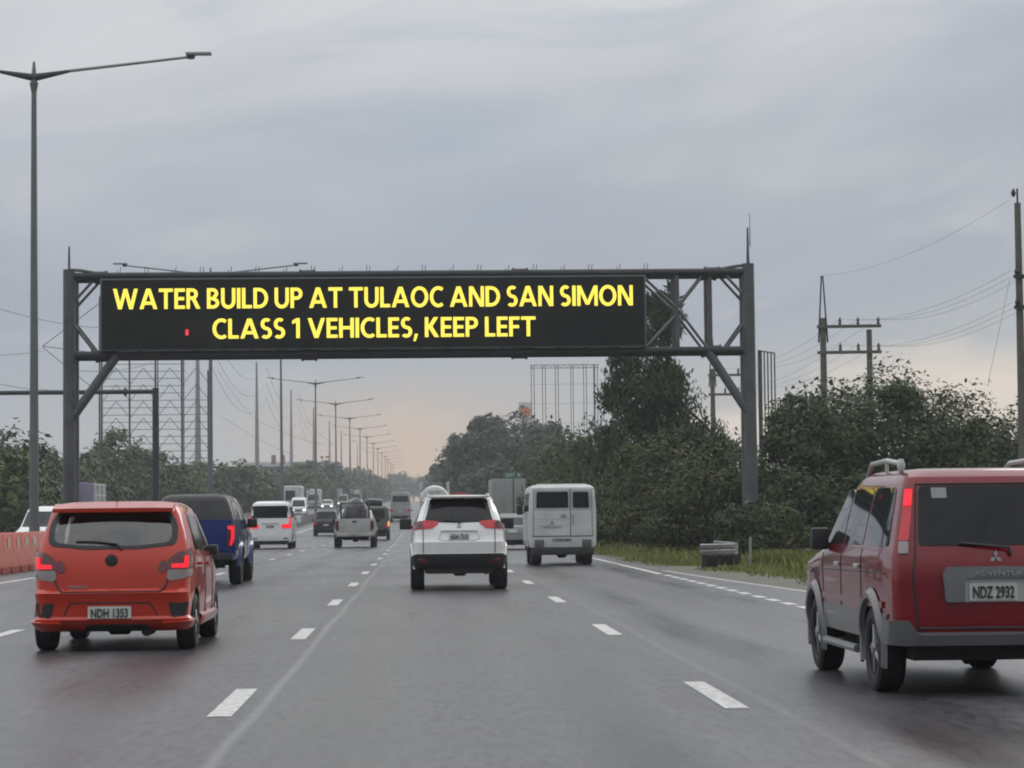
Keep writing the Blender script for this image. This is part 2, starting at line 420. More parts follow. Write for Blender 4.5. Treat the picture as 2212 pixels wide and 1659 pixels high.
# ------------------------------------------------------------------ vehicle bodies
class Body:
    """a car shell as a stack of plan outlines: (z, y_rear, y_front, half width, rear corner radius)"""
    def __init__(s, levels, bulge=.03, bulge_f=.08, taper=.05, rr=.12, rf=.22):
        s.lv = [tuple(l) + ((rr,) if len(l) == 4 else ()) for l in levels]
        s.b, s.bf, s.tp, s.rf = bulge, bulge_f, taper, rf
        s.zs = [l[0] for l in s.lv]
    def at(s, z):
        return [float(np.interp(z, s.zs, [l[i] for l in s.lv])) for i in (1, 2, 3, 4)]
    def wid(s, y, yr, yf, w):
        u = (y - (yr + yf) / 2) / max((yf - yr) / 2, .1)
        return w * (1 - s.tp * min(abs(u), 1) ** 3)
    def rear(s, x, z):
        yr, yf, w, r = s.at(z); wr = w * (1 - s.tp); cx = wr - r; ax = min(abs(x), wr)
        y = yr + s.b * (min(ax, cx) / w) ** 2
        if ax > cx: y += r - math.sqrt(max(r * r - (ax - cx) ** 2, 0))
        return Vector((max(-wr, min(wr, x)), y, z))
    def front(s, x, z):
        yr, yf, w, _ = s.at(z); wr = w * (1 - s.tp); r = s.rf; cx = wr - r; ax = min(abs(x), wr)
        y = yf - s.bf * (min(ax, cx) / w) ** 2
        if ax > cx: y -= r - math.sqrt(max(r * r - (ax - cx) ** 2, 0))
        return Vector((max(-wr, min(wr, x)), y, z))
    def side(s, sgn):
        def f(y, z):
            yr, yf, w, r = s.at(z)
            return Vector((sgn * s.wid(y, yr, yf, w), y, z))
        return f
    def wrap(s, t, z):
        yr, yf, w, r = s.at(z); wr = w * (1 - s.tp); cx = wr - r; a = abs(t); sg = 1 if t >= 0 else -1
        y0 = yr + s.b * (cx / w) ** 2
        if a <= cx: return Vector((t, yr + s.b * (a / w) ** 2, z))
        if a <= cx + r * math.pi / 2:
            th = (a - cx) / r
            return Vector((sg * (cx + r * math.sin(th)), y0 + r * (1 - math.cos(th)), z))
        y = y0 + r + a - cx - r * math.pi / 2
        return Vector((sg * s.wid(y, yr, yf, w), y, z))
    def ring(s, z, k=1.0, dz=0.0):
        yr, yf, w, r = s.at(z); wr = w * (1 - s.tp); pts = []
        cx = wr - r
        for i in range(5): pts.append(s.rear(cx * i / 4, z))
        y0 = pts[-1].y
        for i in range(1, 6):
            th = math.pi / 2 * i / 5
            pts.append(Vector((cx + r * math.sin(th), y0 + r * (1 - math.cos(th)), z)))
        fx = wr - s.rf; yfe = s.front(fx, z).y
        ys, ye = y0 + r, yfe - s.rf
        for i in range(1, 12):
            y = ys + (ye - ys) * i / 12
            pts.append(Vector((s.wid(y, yr, yf, w), y, z)))
        for i in range(0, 6):
            th = math.pi / 2 * i / 5
            pts.append(Vector((fx + s.rf * math.cos(th), ye + s.rf * math.sin(th), z)))
        for i in range(1, 5): pts.append(s.front(fx * (4 - i) / 4, z))
        full = pts + [Vector((-p.x, p.y, p.z)) for p in pts[-2:0:-1]]
        if k != 1:
            yc = (yr + yf) / 2
            full = [Vector((p.x * k, yc + (p.y - yc) * k, z + dz)) for p in full]
        return full
    def mesh(s, mb, crown=.03, mi=0, sub=0.09):
        rings = []
        for a, b in zip(s.lv[:-1], s.lv[1:]):
            n = max(1, int(round((b[0] - a[0]) / sub)))
            for i in range(n): rings.append(s.ring(a[0] + (b[0] - a[0]) * i / n))
        rings.append(s.ring(s.lv[-1][0]))
        for k, dz in ((.94, crown * .45), (.8, crown * .8), (.5, crown)): rings.append(s.ring(s.lv[-1][0], k, dz))
        n = len(rings[0]); vs = [p for r_ in rings for p in r_]
        fs = []
        for j in range(len(rings) - 1):
            for i in range(n):
                k = (i + 1) % n
                fs.append((j * n + i, j * n + k, (j + 1) * n + k, (j + 1) * n + i))
        fs.append(tuple(range(n))[::-1]); fs.append(tuple(range((len(rings) - 1) * n, len(rings) * n)))
        mb.add(vs, fs, mi)
        return mb

def body_part(root, B, mat, wells=(), wr=.36, depth=.28, crown=.03, name='body', darkz=None, wy=None):
    mb = MB(); B.mesh(mb, crown)
    o = mb.build(name, [mat, M['under']], root, smooth=28)
    if wells:
        cut = MB()
        w = max(l[3] for l in B.lv)
        for y in wells:
            for sg in (-1, 1):
                cut.tube((sg * (w - depth), y, wr - .02 if wy is None else wy), (sg * (w + .3), y, wr - .02 if wy is None else wy), wr + .055, n=26)
        c = cut.build('cut', M['under'], root, 0)
        md = o.modifiers.new('b', 'BOOLEAN'); md.operation = 'DIFFERENCE'; md.object = c; md.solver = 'EXACT'
        dg = bpy.context.evaluated_depsgraph_get()
        me = bpy.data.meshes.new_from_object(o.evaluated_get(dg))
        o.modifiers.clear()
        if len(me.polygons) > 50:
            o.data = me
            zc = wr - .02 if wy is None else wy
            mi = [0] * len(me.polygons)
            for p in me.polygons:
                c3 = p.center
                if darkz and c3.z < darkz: mi[p.index] = 1
                for y in wells:
                    if abs(c3.x) < w * .985 and abs(c3.x) > w - depth - .02 and math.hypot(c3.y - y, c3.z - zc) < wr + .056 and abs(p.normal.y) + abs(p.normal.z) > .6 and c3.z > B.lv[0][0] + .01: mi[p.index] = 1
                    if abs(abs(c3.x) - (w - depth)) < .01 and math.hypot(c3.y - y, c3.z - zc) < wr + .06: mi[p.index] = 1
            me.polygons.foreach_set('material_index', mi)
            me.polygons.foreach_set('use_smooth', [True] * len(me.polygons))
            me.set_sharp_from_angle(angle=R(28))
        cm = c.data; bpy.data.objects.remove(c); bpy.data.meshes.remove(cm)
    return o

def hollow(o, B, root, zf, ztop, rear=None, sides=(), front=None):
    """carve a cabin and window openings out of the solid body"""
    cuts = []
    lv = [(z, B.at(z)[0] + .10, B.at(z)[1] - .13, B.at(z)[2] - .075, .06) for z in np.linspace(zf, ztop, 7)]
    I = Body(lv, bulge=B.b, bulge_f=B.bf, taper=B.tp, rr=.06, rf=B.rf)
    cuts.append(I.mesh(MB(), .0, sub=.2))
    def prism(poly, ax, lo, hi):
        n = len(poly); vs = [((u, lo, v) if ax == 'y' else (lo, u, v)) for u, v in poly] + [((u, hi, v) if ax == 'y' else (hi, u, v)) for u, v in poly]
        return MB().add(vs, [tuple(range(n)), tuple(range(n, 2 * n))[::-1]] + [(i, (i + 1) % n, n + (i + 1) % n, n + i) for i in range(n)])
    if rear: cuts.append(prism(rear, 'y', -.4, .75))
    for s_ in sides: cuts.append(prism(s_, 'x', -1.3, 1.3))
    if front: cuts.append(prism(front, 'y', 1.7, 3.2))
    for m in cuts:
        c = m.build('cut', M['under'], root, 0)
        md = o.modifiers.new('b', 'BOOLEAN'); md.operation = 'DIFFERENCE'; md.object = c; md.solver = 'EXACT'
        try: md.material_mode = 'TRANSFER'
        except Exception: pass
        dg = bpy.context.evaluated_depsgraph_get()
        me = bpy.data.meshes.new_from_object(o.evaluated_get(dg)); o.modifiers.clear()
        if len(me.polygons) > 50: o.data = me
        cm = c.data; bpy.data.objects.remove(c); bpy.data.meshes.remove(cm)
    o.data.polygons.foreach_set('use_smooth', [True] * len(o.data.polygons)); o.data.set_sharp_from_angle(angle=R(28))

def rnd(poly, r, n=4):
    """round the corners of a 2D polygon"""
    out = []
    m = len(poly)
    for i in range(m):
        p, a, b = Vector(poly[i]), Vector(poly[i - 1]), Vector(poly[(i + 1) % m])
        da, db = (a - p), (b - p)
        k = min(r, da.length * .45, db.length * .45)
        p1, p2 = p + da.normalized() * k, p + db.normalized() * k
        for j in range(n + 1):
            t = j / n
            out.append(tuple((p1 * (1 - t) ** 2 + p * 2 * t * (1 - t) + p2 * t * t)))
    return out

def patch(name, mp, poly, mat, parent, off=.006, th=.02, step=.09, outward=None):
    """a thin solid panel laid on a body surface; poly in the map's own 2D coordinates"""
    pts = []
    m = len(poly)
    for i in range(m):
        a, b = Vector(poly[i]), Vector(poly[(i + 1) % m])
        n = max(1, int((b - a).length / step))
        for j in range(n): pts.append(a + (b - a) * j / n)
    nb = len(pts)
    edges = [(i, (i + 1) % nb) for i in range(nb)]
    xs = [p.x for p in pts]; ys = [p.y for p in pts]
    def inside(x, y):
        c = False; j = m - 1
        for i in range(m):
            xi, yi = poly[i][0], poly[i][1]; xj, yj = poly[j][0], poly[j][1]
            if (yi > y) != (yj > y) and x < (xj - xi) * (y - yi) / (yj - yi) + xi: c = not c
            j = i
        return c
    x = min(xs) + step / 2
    while x < max(xs):
        y = min(ys) + step / 2
        while y < max(ys):
            if inside(x, y) and min((Vector((x, y)) - q).length for q in pts) > step * .35: pts.append(Vector((x, y)))
            y += step
        x += step
    V2, E, Fc, _, _, _ = delaunay_2d_cdt([Vector((p[0], p[1])) for p in pts], edges, [], 1, 1e-5)
    e = .004; P = []; Nn = []
    for q in V2:
        p = mp(q.x, q.y)
        du = mp(q.x + e, q.y) - mp(q.x - e, q.y); dv = mp(q.x, q.y + e) - mp(q.x, q.y - e)
        n = du.cross(dv)
        n = n.normalized() if n.length > 1e-9 else Vector((0, -1, 0))
        P.append(p); Nn.append(n)
    c = sum(P, Vector()) / len(P)
    ref = outward if outward is not None else Vector((c.x, c.y - 1.8, 0))
    ref = Vector(ref)
    Nn = [n if n.dot(ref) > 0 or abs(n.dot(ref)) < 1e-6 else -n for n in Nn]
    k = len(P)
    vs = [p + n * off for p, n in zip(P, Nn)] + [p + n * (off - th) for p, n in zip(P, Nn)]
    fs = [tuple(f) for f in Fc]
    cnt = {}
    for f in Fc:
        for i in range(len(f)):
            a, b = f[i], f[(i + 1) % len(f)]
            cnt[(min(a, b), max(a, b))] = cnt.get((min(a, b), max(a, b)), 0) + 1
    for (a, b), n in cnt.items():
        if n == 1: fs.append((a, b, b + k, a + k))
    mb = MB(); mb.add(vs, fs)
    me = bpy.data.meshes.new(name); me.from_pydata(mb.v, [], mb.f); me.update()
    bm = bmesh.new(); bm.from_mesh(me)
    bmesh.ops.delete(bm, geom=[v for v in bm.verts if not v.link_faces], context='VERTS')
    bmesh.ops.recalc_face_normals(bm, faces=bm.faces)
    # open shell: make sure the outer skin faces out
    s_ = sum((f.normal.dot(ref) * f.calc_area() for f in bm.faces if len(f.verts) == 3), 0.0)
    if s_ < 0: bmesh.ops.reverse_faces(bm, faces=bm.faces)
    bm.to_mesh(me); bm.free()
    me.materials.append(mat)
    return link(name, me, parent, 40)

_wheels = {}
def wheel(root, x, y, r, tw, sg, rim=True, rmat=None, spokes=6):
    key = (round(r, 3), round(tw, 3), rim, spokes, sg, rmat.name if rmat else '')
    if key not in _wheels:
        t = MB(); h = tw / 2
        t.lathe([(-h * .8, r * .62), (-h, r * .7), (-h, r * .9), (-h * .8, r * .985), (-h * .4, r), (h * .4, r), (h * .8, r * .985), (h, r * .9), (h, r * .7), (h * .8, r * .62), (-h * .8, r * .62)], (0, 0, 0), n=32)
        for gx in (-.35, 0, .35): t.lathe([(gx * tw - .004, r * 1.001), (gx * tw, r * .985), (gx * tw + .004, r * 1.001)], (0, 0, 0), n=32)
        m1 = t.build('wheel', M['rubber'], None); me1 = m1.data; bpy.data.objects.remove(m1)
        k = MB(); X = sg * h * .55
        k.lathe([(-sg * h * .7, 0.001), (-sg * h * .7, r * .63), (sg * h * .9, r * .63), (sg * h * .9, r * .58), (sg * h * .2, r * .55), (sg * h * .2, 0.001)], (0, 0, 0), n=28, mi=1)
        for i in range(spokes):
            a = 2 * math.pi * i / spokes
            d = Vector((0, math.cos(a), math.sin(a)))
            k.tube(Vector((X + sg * .015, 0, 0)) + d * r * .08, Vector((X + sg * .01, 0, 0)) + d * r * .6, r * .085, r * .06, n=6)
        k.lathe([(X - sg * .03, r * .6), (X + sg * .02, r * .64), (X + sg * .01, r * .56)], (0, 0, 0), n=28)
        k.lathe([(X - .02, r * .16), (X + sg * .05, r * .14), (X + sg * .055, .001)], (0, 0, 0), n=16)
        m2 = k.build('rim', [rmat or M['rim'], M['under']], None); me2 = m2.data; bpy.data.objects.remove(m2)
        _wheels[key] = (me1, me2)
    me1, me2 = _wheels[key]
    o = bpy.data.objects.new('wheel', me1); col.objects.link(o); o.parent = root; o.location = (x, y, r)
    if rim:
        k = bpy.data.objects.new('rim', me2); col.objects.link(k); k.parent = o
    return o

def wheels(root, w, ys, r, tw, **kw):
    for y in ys:
        for sg in (-1, 1): wheel(root, sg * (w - tw / 2), y, r, tw, sg, **kw)

def underbody(root, w, y0, y1, zlo, zhi, axle, r, muffler=None):
    mb = MB()
    mb.box((0, (y0 + y1) / 2, (zlo + zhi) / 2), (w * 2 * .8, y1 - y0, zhi - zlo))
    for y in axle: mb.tube((-w * .75, y, r), (w * .75, y, r), .045, n=8)
    mb.lathe([(-.16, .05), (-.09, .13), (.09, .13), (.16, .05)], (0.02, axle[0], r), n=12)
    if muffler:
        mx_, my, mz, mr = muffler
        mb.tube((mx_, my, mz), (mx_, my + .45, mz), mr, n=14)
    return mb.build('underbody', M['under'], root)

def mirrors(root, x, y, z, mat, sx=.2, sz=.17, sides=(-1, 1), arm=.1):
    for sg in sides:
        mb = MB()
        mb.box((sg * (x + sx / 2 + arm * .5), y, z), (sx, .12, sz))
        mb.box((sg * (x + arm / 2 - .05), y + .02, z - sz * .3), (arm + .12, .05, .05))
        mb.build('side_mirror', mat, root, bevel=.03)

# ------------------------------------------------------------------ ground, road, markings
def ysteps():
    ys = list(range(-12, 60, 4)) + list(range(60, 560, 8)) + list(range(560, 1650, 40)) + [1650]
    return [float(y) for y in ys]
def strip(name, xl, xr, dz, mat, nx=1, ys=None, parent=None, kind='structure'):
    ys = ys or ysteps(); vs = []; fs = []
    for y in ys:
        a, b = (xl(y) if callable(xl) else xl), (xr(y) if callable(xr) else xr)
        for i in range(nx + 1): vs.append((a + (b - a) * i / nx, y, gz(y) + dz))
    for j in range(len(ys) - 1):
        for i in range(nx):
            k = j * (nx + 1) + i
            fs.append((k, k + 1, k + nx + 2, k + nx + 1))
    mb = MB(); mb.add(vs, fs); o = mb.build(name, mat, parent, 60)
    if kind: o['kind'] = kind
    return o
def redge(y):
    return float(np.interp(y, [-20, 10, 20, 30, 42, 53, 62, 100], [10.5, 10, 9.2, 8.0, 6.85, 6.3, 6.0, 5.95]))
strip('ground', -640, 640, -.06, M['ground'], 2, [-12, 60] + [float(v) for v in range(100, 560, 20)] + [650, 800, 1000, 1300, 1660])
strip('highway', -10.6, redge, 0, M['asphalt'], 2)
strip('opposite_roadway', -26.5, -13.6, 0, M['asphalt'], 1)
strip('median', -13.58, -10.62, .0, M['dkconc'], 1)
strip('dirt_shoulder', lambda y: redge(y) + .02, lambda y: redge(y) + 1.1 + .3 * math.sin(y * .31) + (1.0 if y < 66 else 0), -.02, M['dirt'], 1)

mk = MB()
def dash(x, y0, y1, w, dz=.004):
    n = max(1, int((y1 - y0) / 12)); 
    for i in range(n):
        a, b = y0 + (y1 - y0) * i / n, y0 + (y1 - y0) * (i + 1) / n
        mk.add([(x - w / 2, a, gz(a) + dz), (x + w / 2, a, gz(a) + dz), (x + w / 2, b, gz(b) + dz), (x - w / 2, b, gz(b) + dz)], [(0, 1, 2, 3)])
PER = 10.75
for k in range(-1, 60):
    y = 17.0 + PER * k
    dash(-1.40, y, y + 2.75, .17)
    dash(2.19, y + .12, y + 2.9, .17)
    dash(-5.06, y + .6, y + 3.4, .17)
dash(-9.38, -5, 600, .17)
dash(5.50, 56.5, 600, .15)
dash(-14.2, 60, 600, .15)
for k in range(18):
    y = 54.5 - 1.62 * k - .25 * (k > 8)
    dash(5.52, y, y + 1.0, .17)
strip('shoulder_edge_line', lambda y: redge(y) - .22, lambda y: redge(y) - .10, .004, M['white_d'], 1, [float(v) for v in range(0, 62, 3)])
o = mk.build('lane_markings', M['white_paint'], None, 0); o['kind'] = 'structure'

# median barriers: orange water-filled units, then a low concrete wall
def barrier_unit():
    mb = MB(); prof = [(-.30, 0), (-.30, .28), (-.16, .55), (-.11, 1.02), (-.07, 1.08), (.07, 1.08), (.11, 1.02), (.16, .55), (.30, .28), (.30, 0)]
    n = len(prof); L2 = 1.46
    ends = [0, .05, L2 * .33, L2 * .66, L2 - .05, L2]
    sc = [.95, 1, 1, 1, 1, .95]
    vs = []
    for y, s_ in zip(ends, sc): vs += [(x * s_, y, z * (.97 if s_ < 1 else 1)) for x, z in prof]
    fs = [(j * n + i, j * n + (i + 1) % n, (j + 1) * n + (i + 1) % n, (j + 1) * n + i) for j in range(5) for i in range(n)]
    fs += [tuple(range(n)), tuple(range(5 * n, 6 * n))[::-1]]
    mb.add(vs, fs); return mb
letters = {65.3: 'I', 66.8: 'I', 68.3: 'A', 69.8: 'R'}
bu = barrier_unit().build('barrier', M['barrier'], None); bme = bu.data; bpy.data.objects.remove(bu)
for k in range(13):
    y = round(59.3 + 1.5 * k, 1)
    L_ = letters.get(y)
    o = bpy.data.objects.new('traffic_barrier', bme); col.objects.link(o); o.location = (-11.15, y, 0)
    tag(o, None, 'barrier', 'orange plastic barriers along the median')
    pos = {65.3: 'leftmost', 66.8: 'second'}
    if L_:
        o['label'] = {65.3: 'orange plastic barrier with one thin white stroke, at the left edge of the photo', 66.8: 'orange plastic barrier with one thin white stroke left of the letter A',
                      68.3: 'orange plastic barrier bearing the white letter A', 69.8: 'orange plastic barrier bearing the white letter R'}[y]
        text_mesh('painted_letter', L_, .36, M['letter_w'], o, (.15, .74, .80), rot=(R(90), 0, R(90)), bold=.012, width=.28 if L_ == 'I' else .85)
    else: o['label'] = 'blank orange plastic barrier in the row along the median'
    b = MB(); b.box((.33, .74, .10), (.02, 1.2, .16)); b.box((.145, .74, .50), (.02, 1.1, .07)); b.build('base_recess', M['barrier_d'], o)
mb = MB()
yy = [float(v) for v in range(80, 600, 10)]
vs = []; fs = []
for y in yy: vs += [(-11.4, y, gz(y)), (-11.3, y, gz(y) + .8), (-11.1, y, gz(y) + .8), (-11.0, y, gz(y))]
for j in range(len(yy) - 1):
    for i in range(3): fs.append((j * 4 + i, j * 4 + i + 1, j * 4 + i + 5, j * 4 + i + 4))
fs += [(0, 1, 2, 3), tuple(range(len(vs) - 4, len(vs)))]
mb.add(vs, fs); o = mb.build('median_wall', M['dkconc'], None); tag(o, 'low dark stained concrete median wall receding behind the white passenger van', 'wall')

# ------------------------------------------------------------------ gantry with the message screen
GY = 84.0
def gp(px, py, dy=0.0): return at(px, py, GY + dy)
g = thing('sign_gantry', 'grey tubular steel gantry spanning the highway and carrying the message screen', 'gantry', (0, GY, 0))
off = Vector((0, -GY, 0))
xl, xr = -11.95, 11.35
ztl = 9.72; zbl = 7.02
for x, ztop in ((xl, 9.95), (xr, 10.0)):
    mb = MB(); mb.tube((x, 0, 0), (x, 0, ztop), .22, .205, n=20)
    mb.tube((x, 1.25, 0), (x, 1.25, ztop - .1), .17, .16, n=16); mb.tube((x, 0, ztop - .35), (x, 1.25, ztop - .35), .09, n=10)
    mb.tube((x, 0, 0), (x, 0, .06), .38, n=16); mb.tube((x, 0, .3), (x, 0, .34), .24, n=16)
    mb.build('column', M['steel'], g)
for y in (0, 1.2):
    for z in (ztl, zbl):
        mb = MB(); mb.tube((xl, y, z), (xr, y, z), .125, n=12)
        for px in (215, 665, 1125, 1541):
            x = at(px, 768, GY).x
            mb.tube((x - .28, y, z), (x - .2, y, z), .19, n=12); mb.tube((x + .2, y, z), (x + .28, y, z), .19, n=12); mb.tube((x - .25, y, z), (x + .25, y, z), .165, n=12)
        mb.build('chord', M['steel_dark'], g)
for i, (px0, px1) in enumerate(((1463, 1463), (1534, 1534))):
    for y in (0, 1.2):
        mb = MB(); x = at(px0, 680, GY).x; mb.tube((x, y, zbl), (x, y, ztl), .075, n=8); mb.build('truss_upright', M['steel'], g)
mids = [(at(1400, 600, GY).x, at(1463, 600, GY).x), ]
def dg_(a, b, r=.05, name='truss_brace'):
    for y in (0, 1.2):
        mb = MB(); mb.tube((a[0], y, a[1]), (b[0], y, b[1]), r, n=8); mb.build(name, M['steel'], g)
X = lambda px: at(px, 680, GY).x
zm = (ztl + zbl) / 2
dg_((X(1380), ztl), (X(1463), zm + .1)); dg_((X(1463), zm + .1), (X(1525), ztl)); dg_((X(1463), zm + .1), (X(1530), zbl)); dg_((X(1463), zm - .1), (X(1390), zbl))
dg_((X(1562), ztl), (xr, zm + .35)); dg_((X(1565), zbl), (xr, zm - .2))
dg_((X(210), ztl), (xl, zm + .3)); dg_((X(210), zbl), (xl, zm - .1))
for k in range(6):
    a, b = X(250 + 188 * k), X(250 + 188 * (k + 1)); m = (a + b) / 2
    for y in (1.2,):
        mb = MB(); mb.tube((a, y, zbl), (m, y, ztl), .05, n=6); mb.tube((m, y, ztl), (b, y, zbl), .05, n=6); mb.build('truss_brace', M['steel'], g)
for a, b in (((xl, 0, 4.75), (xl + 1.62, 0, 7.0)), ((xr, 0, 4.75), (xr - 1.45, 0, 7.0))):
    mb = MB(); mb.tube(a, b, .16, n=14); mb.build('knee_brace', M['steel'], g)
for x, sg in ((xl, 1), (xr, -1)):
    mb = MB(); mb.path([(x, 0, 9.95), (x + sg * .4, 0, 9.92), (x + sg * .95, 0, ztl + .1)], .055, 8); mb.build('corner_stay', M['steel'], g)
    mb = MB(); mb.tube((x, 0, 9.9), (x, 0, 10.75 if sg > 0 else 11.25), .045 if sg > 0 else .06, .03, n=8)
    if sg < 0: mb.tube((x + .08, 0, 10.6), (x + .08, 0, 11.75), .018, .01, n=6)
    mb.build('lightning_rod', M['steel'], g)
for i in range(20):
    x = X(245 + 60 * i); mb = MB()
    mb.box((x, -.1, zbl + .20), (.16 if i % 3 else .3, .2, .22)); mb.build('clamp', M['steel_dark'], g)
    mb = MB(); mb.tube((x + .1, 0, ztl), (x + .14, 0, ztl + (.32 if i % 2 else .2)), .012, n=5); mb.tube((x + .1, 0, ztl + .1), (x + .24, 0, ztl + .12), .012, n=5); mb.tube((x + .22, 0, ztl + .1), (x + .25, 0, ztl + .30), .012, n=5)
    mb.build('clamp_bolt', M['steel_dark'], g)
mb = MB(); mb.box((X(805), .55, zbl + .03), (X(1390) - X(222), .5, .04)); mb.build('catwalk', M['steel'], g)
# the screen
sx0, sx1 = at(216, 680, GY - .35).x, at(1396, 680, GY - .35).x
sz1, sz0 = at(806, 598, GY - .35).z, at(806, 753, GY - .35).z
SL = thing('message_screen', 'long black electronic message screen with two lines of yellow lettering', 'road sign', (0, GY - .35, 0))
mb = MB(); mb.box(((sx0 + sx1) / 2, .16, (sz0 + sz1) / 2), (sx1 - sx0, .30, sz1 - sz0)); mb.build('housing', M['frame'], SL, bevel=.015)
mb = MB(); mb.box(((sx0 + sx1) / 2, 0, (sz0 + sz1) / 2), (sx1 - sx0 - .12, .05, sz1 - sz0 - .1)); pn = mb.build('screen_panel', M['screen'], SL)
def arc(cx, cy, rx, ry, a0, a1, s, h, n=18):
    out = []
    for i in range(n):
        t0, t1 = R(a0 + (a1 - a0) * i / n), R(a0 + (a1 - a0) * (i + 1) / n)
        o = lambda t: (cx + rx * math.cos(t), cy + ry * math.sin(t)); q = lambda t: (cx + (rx - s) * math.cos(t), cy + (ry - h) * math.sin(t))
        out.append([o(t0), o(t1), q(t1), q(t0)])
    return out
def bar(x0, y0, x1, y1, s): return [[(x0 - s / 2, y0), (x0 + s / 2, y0), (x1 + s / 2, y1), (x1 - s / 2, y1)]]
def rc(x0, y0, x1, y1): return [[(x0, y0), (x1, y0), (x1, y1), (x0, y1)]]
H = .165
STEM = rc(0, 0, .2, 1)
GL = {
 'W': (1.42, bar(.11, 1, .40, 0, .215) + bar(.40, 0, .71, 1, .2) + bar(.71, 1, 1.02, 0, .2) + bar(1.02, 0, 1.31, 1, .215)),
 'A': (1.02, bar(.11, 0, .50, 1, .22) + bar(.91, 0, .52, 1, .22) + rc(.26, .21, .76, .37)),
 'T': (.80, rc(0, .835, .80, 1) + rc(.30, 0, .50, .84)),
 'E': (.60, STEM + rc(.19, .835, .60, 1) + rc(.19, .42, .56, .58) + rc(.19, 0, .60, .165)),
 'F': (.58, STEM + rc(.19, .835, .58, 1) + rc(.19, .41, .55, .57)),
 'R': (.80, STEM + arc(.33, .72, .32, .28, -90, 90, .2, H) + rc(.19, .835, .34, 1) + rc(.19, .44, .34, .605) + bar(.68, 0, .40, .50, .235)),
 'B': (.72, STEM + arc(.34, .745, .30, .255, -90, 90, .2, .16) + arc(.34, .275, .36, .275, -90, 90, .2, .16) + rc(.19, .84, .35, 1) + rc(.19, .42, .35, .57) + rc(.19, 0, .35, .16)),
 'U': (.82, rc(0, .36, .2, 1) + rc(.62, .36, .82, 1) + arc(.41, .37, .41, .39, 180, 360, .2, .175)),
 'I': (.20, STEM), 'L': (.57, STEM + rc(.19, 0, .57, .165)),
 'D': (.84, STEM + arc(.31, .5, .53, .5, -90, 90, .2, H) + rc(.19, .835, .32, 1) + rc(.19, 0, .32, .165)),
 'P': (.70, STEM + arc(.35, .70, .34, .30, -90, 90, .2, H) + rc(.19, .835, .36, 1) + rc(.19, .40, .36, .565)),
 'O': (1.0, arc(.5, .5, .5, .52, 0, 360, .2, .17, 32)), 'C': (.78, arc(.49, .5, .49, .52, 52, 308, .2, .17, 26)),
 'N': (.86, rc(0, 0, .19, 1) + rc(.67, 0, .86, 1) + bar(.12, 1, .74, 0, .23)),
 'S': (.64, arc(.33, .72, .31, .30, 42, 270, .2, .165) + arc(.31, .28, .33, .30, 90, -138, .2, .165)),
 'M': (1.18, rc(0, 0, .19, 1) + rc(.99, 0, 1.18, 1) + bar(.11, 1, .59, .06, .21) + bar(.59, .06, 1.07, 1, .21)),
 '1': (.50, rc(.24, 0, .44, 1) + [[(.25, 1), (.25, .80), (.02, .70), (.02, .87)]]),
 'V': (.96, bar(.11, 1, .48, 0, .22) + bar(.48, 0, .85, 1, .22)), 'H': (.82, STEM + rc(.62, 0, .82, 1) + rc(.19, .42, .63, .585)),
 'K': (.80, STEM + bar(.24, .46, .62, 1, .25) + bar(.66, 0, .27, .56, .26)), ',': (.24, [[(.05, .17), (.24, .17), (.10, -.2), (-.03, -.2)]]), ' ': (.20, [])}
def line(txt, a, b, y0, y1):
    p0, p1 = at(a, (y0 + y1) / 2, GY - .38), at(b, (y0 + y1) / 2, GY - .38)
    top, bot = at((a + b) / 2, y0, GY - .38), at((a + b) / 2, y1, GY - .38)
    h = top.z - bot.z; gap = .085
    wtot = sum(GL[c][0] + gap for c in txt) - gap; k = (p1.x - p0.x) / wtot
    x = p0.x; mb = MB(); q = 0
    for ch in txt:
        w_, polys = GL[ch]
        for pl in polys:
            q += 1; dy = -.034 - .0006 * (q % 7)
            n = len(pl); f = [(x + u * k, dy, bot.z + v * h) for u, v in pl]; r_ = [(u, -.024, v) for u, _, v in f]
            mb.add(f + r_, [tuple(range(n))] + [(i, n + i, n + (i + 1) % n, (i + 1) % n) for i in range(n)])
        x += (w_ + gap) * k
    return mb.build('screen_lettering', M['led'], pn, 0)
line("WATER BUILD UP AT TULAOC AND SAN SIMON", 244, 1367, 620, 664)
line("CLASS 1 VEHICLES, KEEP LEFT", 459, 1157, 686, 729)
c = at(404, 718, GY - .38)
mb = MB(); mb.box((c.x, -.035, c.z), (.10, .012, .20)); mb.box((c.x, -.042, c.z + .04), (.03, .01, .04)); mb.build('red_reflection_block', M['red_reflection_glow'], pn)  # red reflection on the panel, imitated by small glowing blocks

